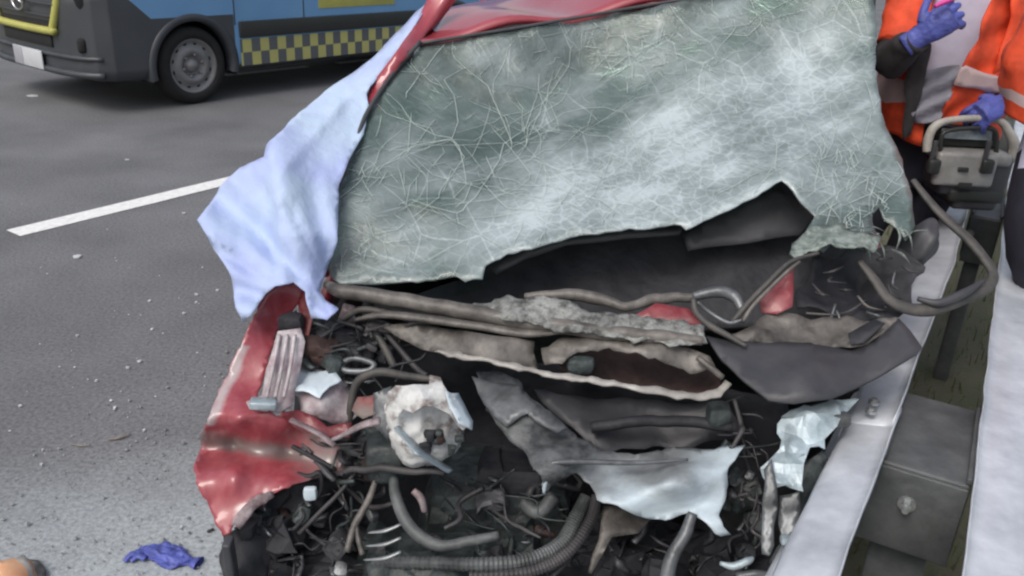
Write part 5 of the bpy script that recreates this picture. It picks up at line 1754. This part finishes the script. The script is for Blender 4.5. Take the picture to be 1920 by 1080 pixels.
sleeve("sleeve", [shr, shr.lerp(elr, .5), shr.lerp(elr, .85)], [.085, .072, .064], [M_ORANGE, M_REFL], pa)
sleeve("cuff", [shr.lerp(elr, .80), elr, elr.lerp(wrr, .5), wrr], [.055, .062, .052, .042], [M_SLEEVE], pa)
hdr = (at(1778, 32, YA - .33) - wrr)
glove("glove", wrr + hdr * .1, hdr, Vector((-.2, -1, .35)), pa, curl=.95, s=1.15, right=1)
hll = (at(1840, 212, YU + .0) - wrl)
glove("glove", wrl, hll, Vector((.1, -.55, .8)), pa, curl=1.0, s=1.1, right=-1)
cpn = tube("ampoule", [(1752, 12, YA - .36), (1775, 2, YA - .36), (1800, -8, YA - .37)], [.007, .009, .007], M_PINK, None, n=5, seg=10)
tag(cpn, "small magenta capped vial held in the blue-gloved hand", "vial")

# second responder at the frame edge, leaning on the far beam
YB = 2.42
pelb = at(1992, 372, YB)
cheb = at(2035, 130, YB + .05)
nekb = at(2050, -20, YB + .05)
pb = empty("person", (pelb.x, pelb.y, 0), "person in dark navy trousers leaning against the far beam of the barrier", "person")
sl_, sr_ = at(2160, 0, YB), at(1995, -10, YB + .05)
eb, wb_ = at(2040, 150, YB + .05), at(2070, 290, YB - .08)
kz = Vector((pelb.x + .16, pelb.y - .02, .5))
nodes = {'pelvis': (pelb, (.15, .12)), 'waist': (pelb.lerp(cheb, .4), (.14, .11)), 'chest': (cheb, (.17, .12)), 'neck': (nekb, .06), 'crown': (nekb + Vector((0, -.01, .08)), .055),
         'sl': (sl_, .065), 'sr': (sr_, .065), 'er': (eb, .05), 'wr': (wb_, .035), 'el': (at(2200, 200, YB), .05), 'wl': (at(2150, 330, YB - .1), .035),
         'hl': (pelb + Vector((.11, .0, -.09)), .105), 'hr': (pelb + Vector((-.06, -.02, -.09)), .105),
         'kl': (kz + Vector((.16, 0, 0)), .07), 'kr': (kz + Vector((.0, .02, 0)), .07), 'al': (Vector((kz.x + .18, kz.y + .05, .09)), .05), 'ar': (Vector((kz.x + .02, kz.y + .06, .09)), .05),
         'fl': (Vector((kz.x + .17, kz.y - .12, .045)), .042), 'fr': (Vector((kz.x + .0, kz.y - .12, .045)), .042)}
skin_mesh("body", nodes, links, lambda c: 2 if c.z < pelb.z + .10 else (3 if c.z > nekb.z else 0), [M_SHIRT, M_GREYCL, M_NAVY, M_SKIN], pb)
head_bits(pb, nekb + Vector((-.02, -.02, .19)), (-.6, -.6, -.2))
garment("jacket", [pelb.lerp(cheb, .62), pelb.lerp(cheb, .8), cheb, nekb.lerp(cheb, .3)], [(.19, .15), (.20, .155), (.22, .16), (.16, .12)], lambda t: (-80, 260), None, pb, mats=[M_ORANGE, M_REFL], fmat=lambda t: 1 if .25 < t < .4 else 0)
sleeve("sleeve", [sr_, sr_.lerp(eb, .5), eb, eb.lerp(wb_, .5), wb_], [.085, .075, .066, .058, .05], [M_ORANGE, M_REFL], pb, fmat=lambda t: 1 if .3 < t < .42 else 0)
sleeve("sleeve", [sl_, at(2190, 110, YB), at(2200, 200, YB), at(2150, 330, YB - .1)], [.085, .075, .066, .05], [M_ORANGE, M_REFL], pb)
glove("glove", wb_, (.2, -.3, -1), (-.6, -.6, .2), pb, curl=.5, s=1.1)
glove("glove", at(2150, 330, YB - .1), (-.2, -.3, -1), (.3, -.8, .2), pb, curl=.5, s=1.1, right=-1)

# ------------------------------------------------------------------ portable unit standing on the barrier
un = empty("medical_case", at(1818, 352, YU), "grey portable medical case with arched handle and black clasps standing on the barrier", "medical case")
uo = at(1815, 300, YU)
# housing
sheet_v = []
box("housing", at(1812, 318, YU + .05), (.25, .16, .16), M_BLACKPL, un, bevel=.03, seg=3)
box("front_cover", at(1808, 318, YU - .035), (.21, .03, .118), M_UNIT, un, bevel=.014, seg=3)
box("lid", at(1815, 290, YU + .03), (.245, .15, .045), M_UNIT, un, bevel=.016, seg=3)
box("screen_bezel", at(1812, 262, YU + .06), (.205, .05, .055), M_STRIP, un, rot=(-.35, 0, 0), bevel=.008)
box("screen", at(1812, 252, YU + .02), (.175, .006, .034), M_PALE, un, rot=(-.35, 0, 0), bevel=.002)
box("latch", at(1806, 318, YU - .053), (.036, .012, .016), M_STRIP, un, bevel=.004)
box("latch_tab", at(1808, 347, YU - .045), (.05, .014, .022), M_STRIP, un, bevel=.004)
for px in (1750, 1850):
    cl_ = box("clasp", at(px, 312, YU - .052), (.042, .03, .05), M_STRIP, un, bevel=.008)
    box("clasp_strap", at(px, 285, YU - .052), (.016, .012, .08), M_BLACKPL, cl_, bevel=.003)
tube("handle", [(1738, 285, YU - .01), (1740, 262, YU), (1752, 238, YU), (1778, 226, YU), (1830, 222, YU), (1872, 226, YU), (1890, 245, YU), (1902, 275, YU), (1890, 310, YU)], [.014, .016, .015, .012, .012, .012, .015, .018, .014], M_CREAM, un, n=8, seg=12)
tube("handle_lining", [(1764, 290, YU - .008), (1764, 262, YU - .008), (1776, 246, YU - .008), (1830, 240, YU - .008), (1866, 246, YU - .008), (1868, 290, YU - .008)], .008, M_STRIP, un, n=8)
box("base", at(1812, 356, YU + .05), (.20, .17, .05), M_STRIP, un, bevel=.015)
box("foot", at(1812, 372, YU + .05), (.16, .14, .05), M_BLACKPL, un, bevel=.015)

# ------------------------------------------------------------------ litter on the road
gc = atz(312, 1046, 0)
bm = bmesh.new()
bmesh.ops.create_icosphere(bm, subdivisions=5, radius=1)
for v in bm.verts:
    p = v.co.copy()
    q = Vector((p.x * .085, p.y * .032, max(p.z, -.2) * .020))
    q.y *= (1 + .35 * math.sin(p.x * 2.5 + .8)) * (1 if p.x < .5 else 1 - .7 * (p.x - .5))
    q.z += .008 * noise.noise(p * 3) + .004 * noise.noise(p * 8)
    q.y += -.018 * p.x + .006 * noise.noise(p * 4 + Vector((5, 0, 0)))
    v.co = gc + q + Vector((0, 0, .008))
v_, f_ = bm_out(bm); bm.free()
lg = empty("discarded_glove", gc, "crumpled blue nitrile glove lying on the pale grit beside the wing", "glove")
build("palm", v_, f_, M_GLOVE, lg)
for k, (dx, dy, L) in enumerate(((-.06, .012, .05), (-.066, -.006, .055), (-.05, -.02, .045), (.0, .03, .04))):
    a = math.pi + (.5 - k * .35)
    p = gc + Vector((dx, dy, .010))
    v2, f2 = sweep(catmull([p, p + Vector((math.cos(a) * L * .5, math.sin(a) * L * .5, .006)), p + Vector((math.cos(a + .5) * L * .9, math.sin(a + .5) * L * .8, -.002))], 5), [.011, .010, .007], 8, .6)
    build("finger", v2, f2, M_GLOVE, lg)
cu = gc + Vector((.083, -.022, .010))
v2, f2 = sweep([cu + Vector((0, 0, 0)), cu + Vector((.022, -.006, .002))], [.016, .024], 14, .45, cap=False)
o = build("cuff", v2, f2, M_GLOVE, lg); t_ = o.modifiers.new("th", 'SOLIDIFY'); t_.thickness = .001

# crumpled orange wrapper at the frame corner
wr = sheet("crumpled_wrapper", [(-60, 1060), (-10, 1052), (30, 1045), (48, 1042), (62, 1058), (78, 1085), (70, 1130), (-60, 1130)],
           [(-60, 1060, atz(-60, 1060, .05).y), (48, 1042, atz(48, 1042, .06).y), (78, 1085, atz(78, 1085, .02).y), (70, 1130, atz(70, 1130, .01).y), (-60, 1130, atz(-60, 1130, .02).y), (10, 1090, atz(10, 1090, .075).y)],
           M_PEACH, None, res=10, amp=.008, fr=30, thick=.002, mats=[M_PEACH, M_CREAM], fmat=lambda x, y: 1 if abs((x - 40) - (y - 1042) * .5) < 9 else 0)
tag(wr, "crumpled orange paper wrapper with a pale edge on the pale grit", "wrapper")
lf = sheet("card_scrap", [(50, 1046), (70, 1050), (88, 1070), (84, 1100), (68, 1090)], [(50, 1046, atz(50, 1046, .012).y), (88, 1070, atz(88, 1070, .012).y), (68, 1090, atz(68, 1090, .03).y), (84, 1100, atz(84, 1100, .012).y)], M_TAUPE, None, res=9, amp=.003, fr=30, thick=.002)
tag(lf, "brown card scrap tucked beside the orange wrapper", "scrap")

# splinters, chips and a twig
LIT = [(222, 818, 46, -.25, M_TWIG, "pale curved splinter of trim lying on the asphalt by the wing", "trim_splinter", .006),
       (150, 832, 40, .08, M_TWIG, "thin dark twig lying beside the pale trim splinter", "twig", .004)]
for x, y, L, a, m_, lb, nm, r_ in LIT:
    P = [atz(x - L * .5 * math.cos(a), y - L * .5 * math.sin(a), .008), atz(x, y + 3, .008), atz(x + L * .5 * math.cos(a), y + L * .5 * math.sin(a), .010)]
    tag(tube(nm, P, [r_ * .5, r_, r_ * .6], m_, None, world=True, n=5, seg=6, flat=.5), lb, nm.split('_')[-1])
rnd = random.Random(4)
CH = [(62, 180, 26), (145, 482, 22), (262, 678, 12), (240, 690, 9), (145, 630, 10), (280, 565, 9), (368, 553, 9), (368, 568, 8), (408, 545, 8), (38, 762, 9), (78, 872, 8), (215, 765, 8), (215, 768, 10), (270, 808, 8), (285, 618, 8), (345, 588, 8), (180, 715, 8), (238, 300, 10), (345, 400, 8), (80, 845, 6), (340, 990, 7)]
for x, y, sz in CH:
    c = atz(x, y, .004)
    s_ = sz / FPX * c.y * .42
    lo = []
    n = 7
    a0 = rnd.random() * 6.28
    top = [c + Vector((math.cos(a0 + 6.28 * k / n) * s_ * rnd.uniform(.6, 1.2), math.sin(a0 + 6.28 * k / n) * s_ * rnd.uniform(.5, 1.0), .004 + .004 * rnd.random())) for k in range(n)]
    bot = [Vector((p.x, p.y, .003)) for p in top]
    fs = [list(range(n)), list(range(n, 2 * n))[::-1]] + [[k, k + n, (k + 1) % n + n, (k + 1) % n] for k in range(n)]
    o = build("plastic_chip", top + bot, fs, M_PLATE, None, smooth=False)
    if sz > 24: tag(o, "white flat scrap on the road in front of the ambulance", "debris", "pale chips scattered on the road")
    elif sz > 20: tag(o, "long grey flake below the white lane marking", "debris", "pale chips scattered on the road")
    else: tag(o, "small pale plastic chip lying loose on the asphalt", "debris", "pale chips scattered on the road")
bc = atz(395, 995, .006)
tag(lump("rubber_crumb", bc, (.022, .008, .008), M_RUBBER, None, amp=.3, fr=40, sub=2, rot=(0, 0, .9)), "small black rubber crumb lying beside the folded wing", "debris")
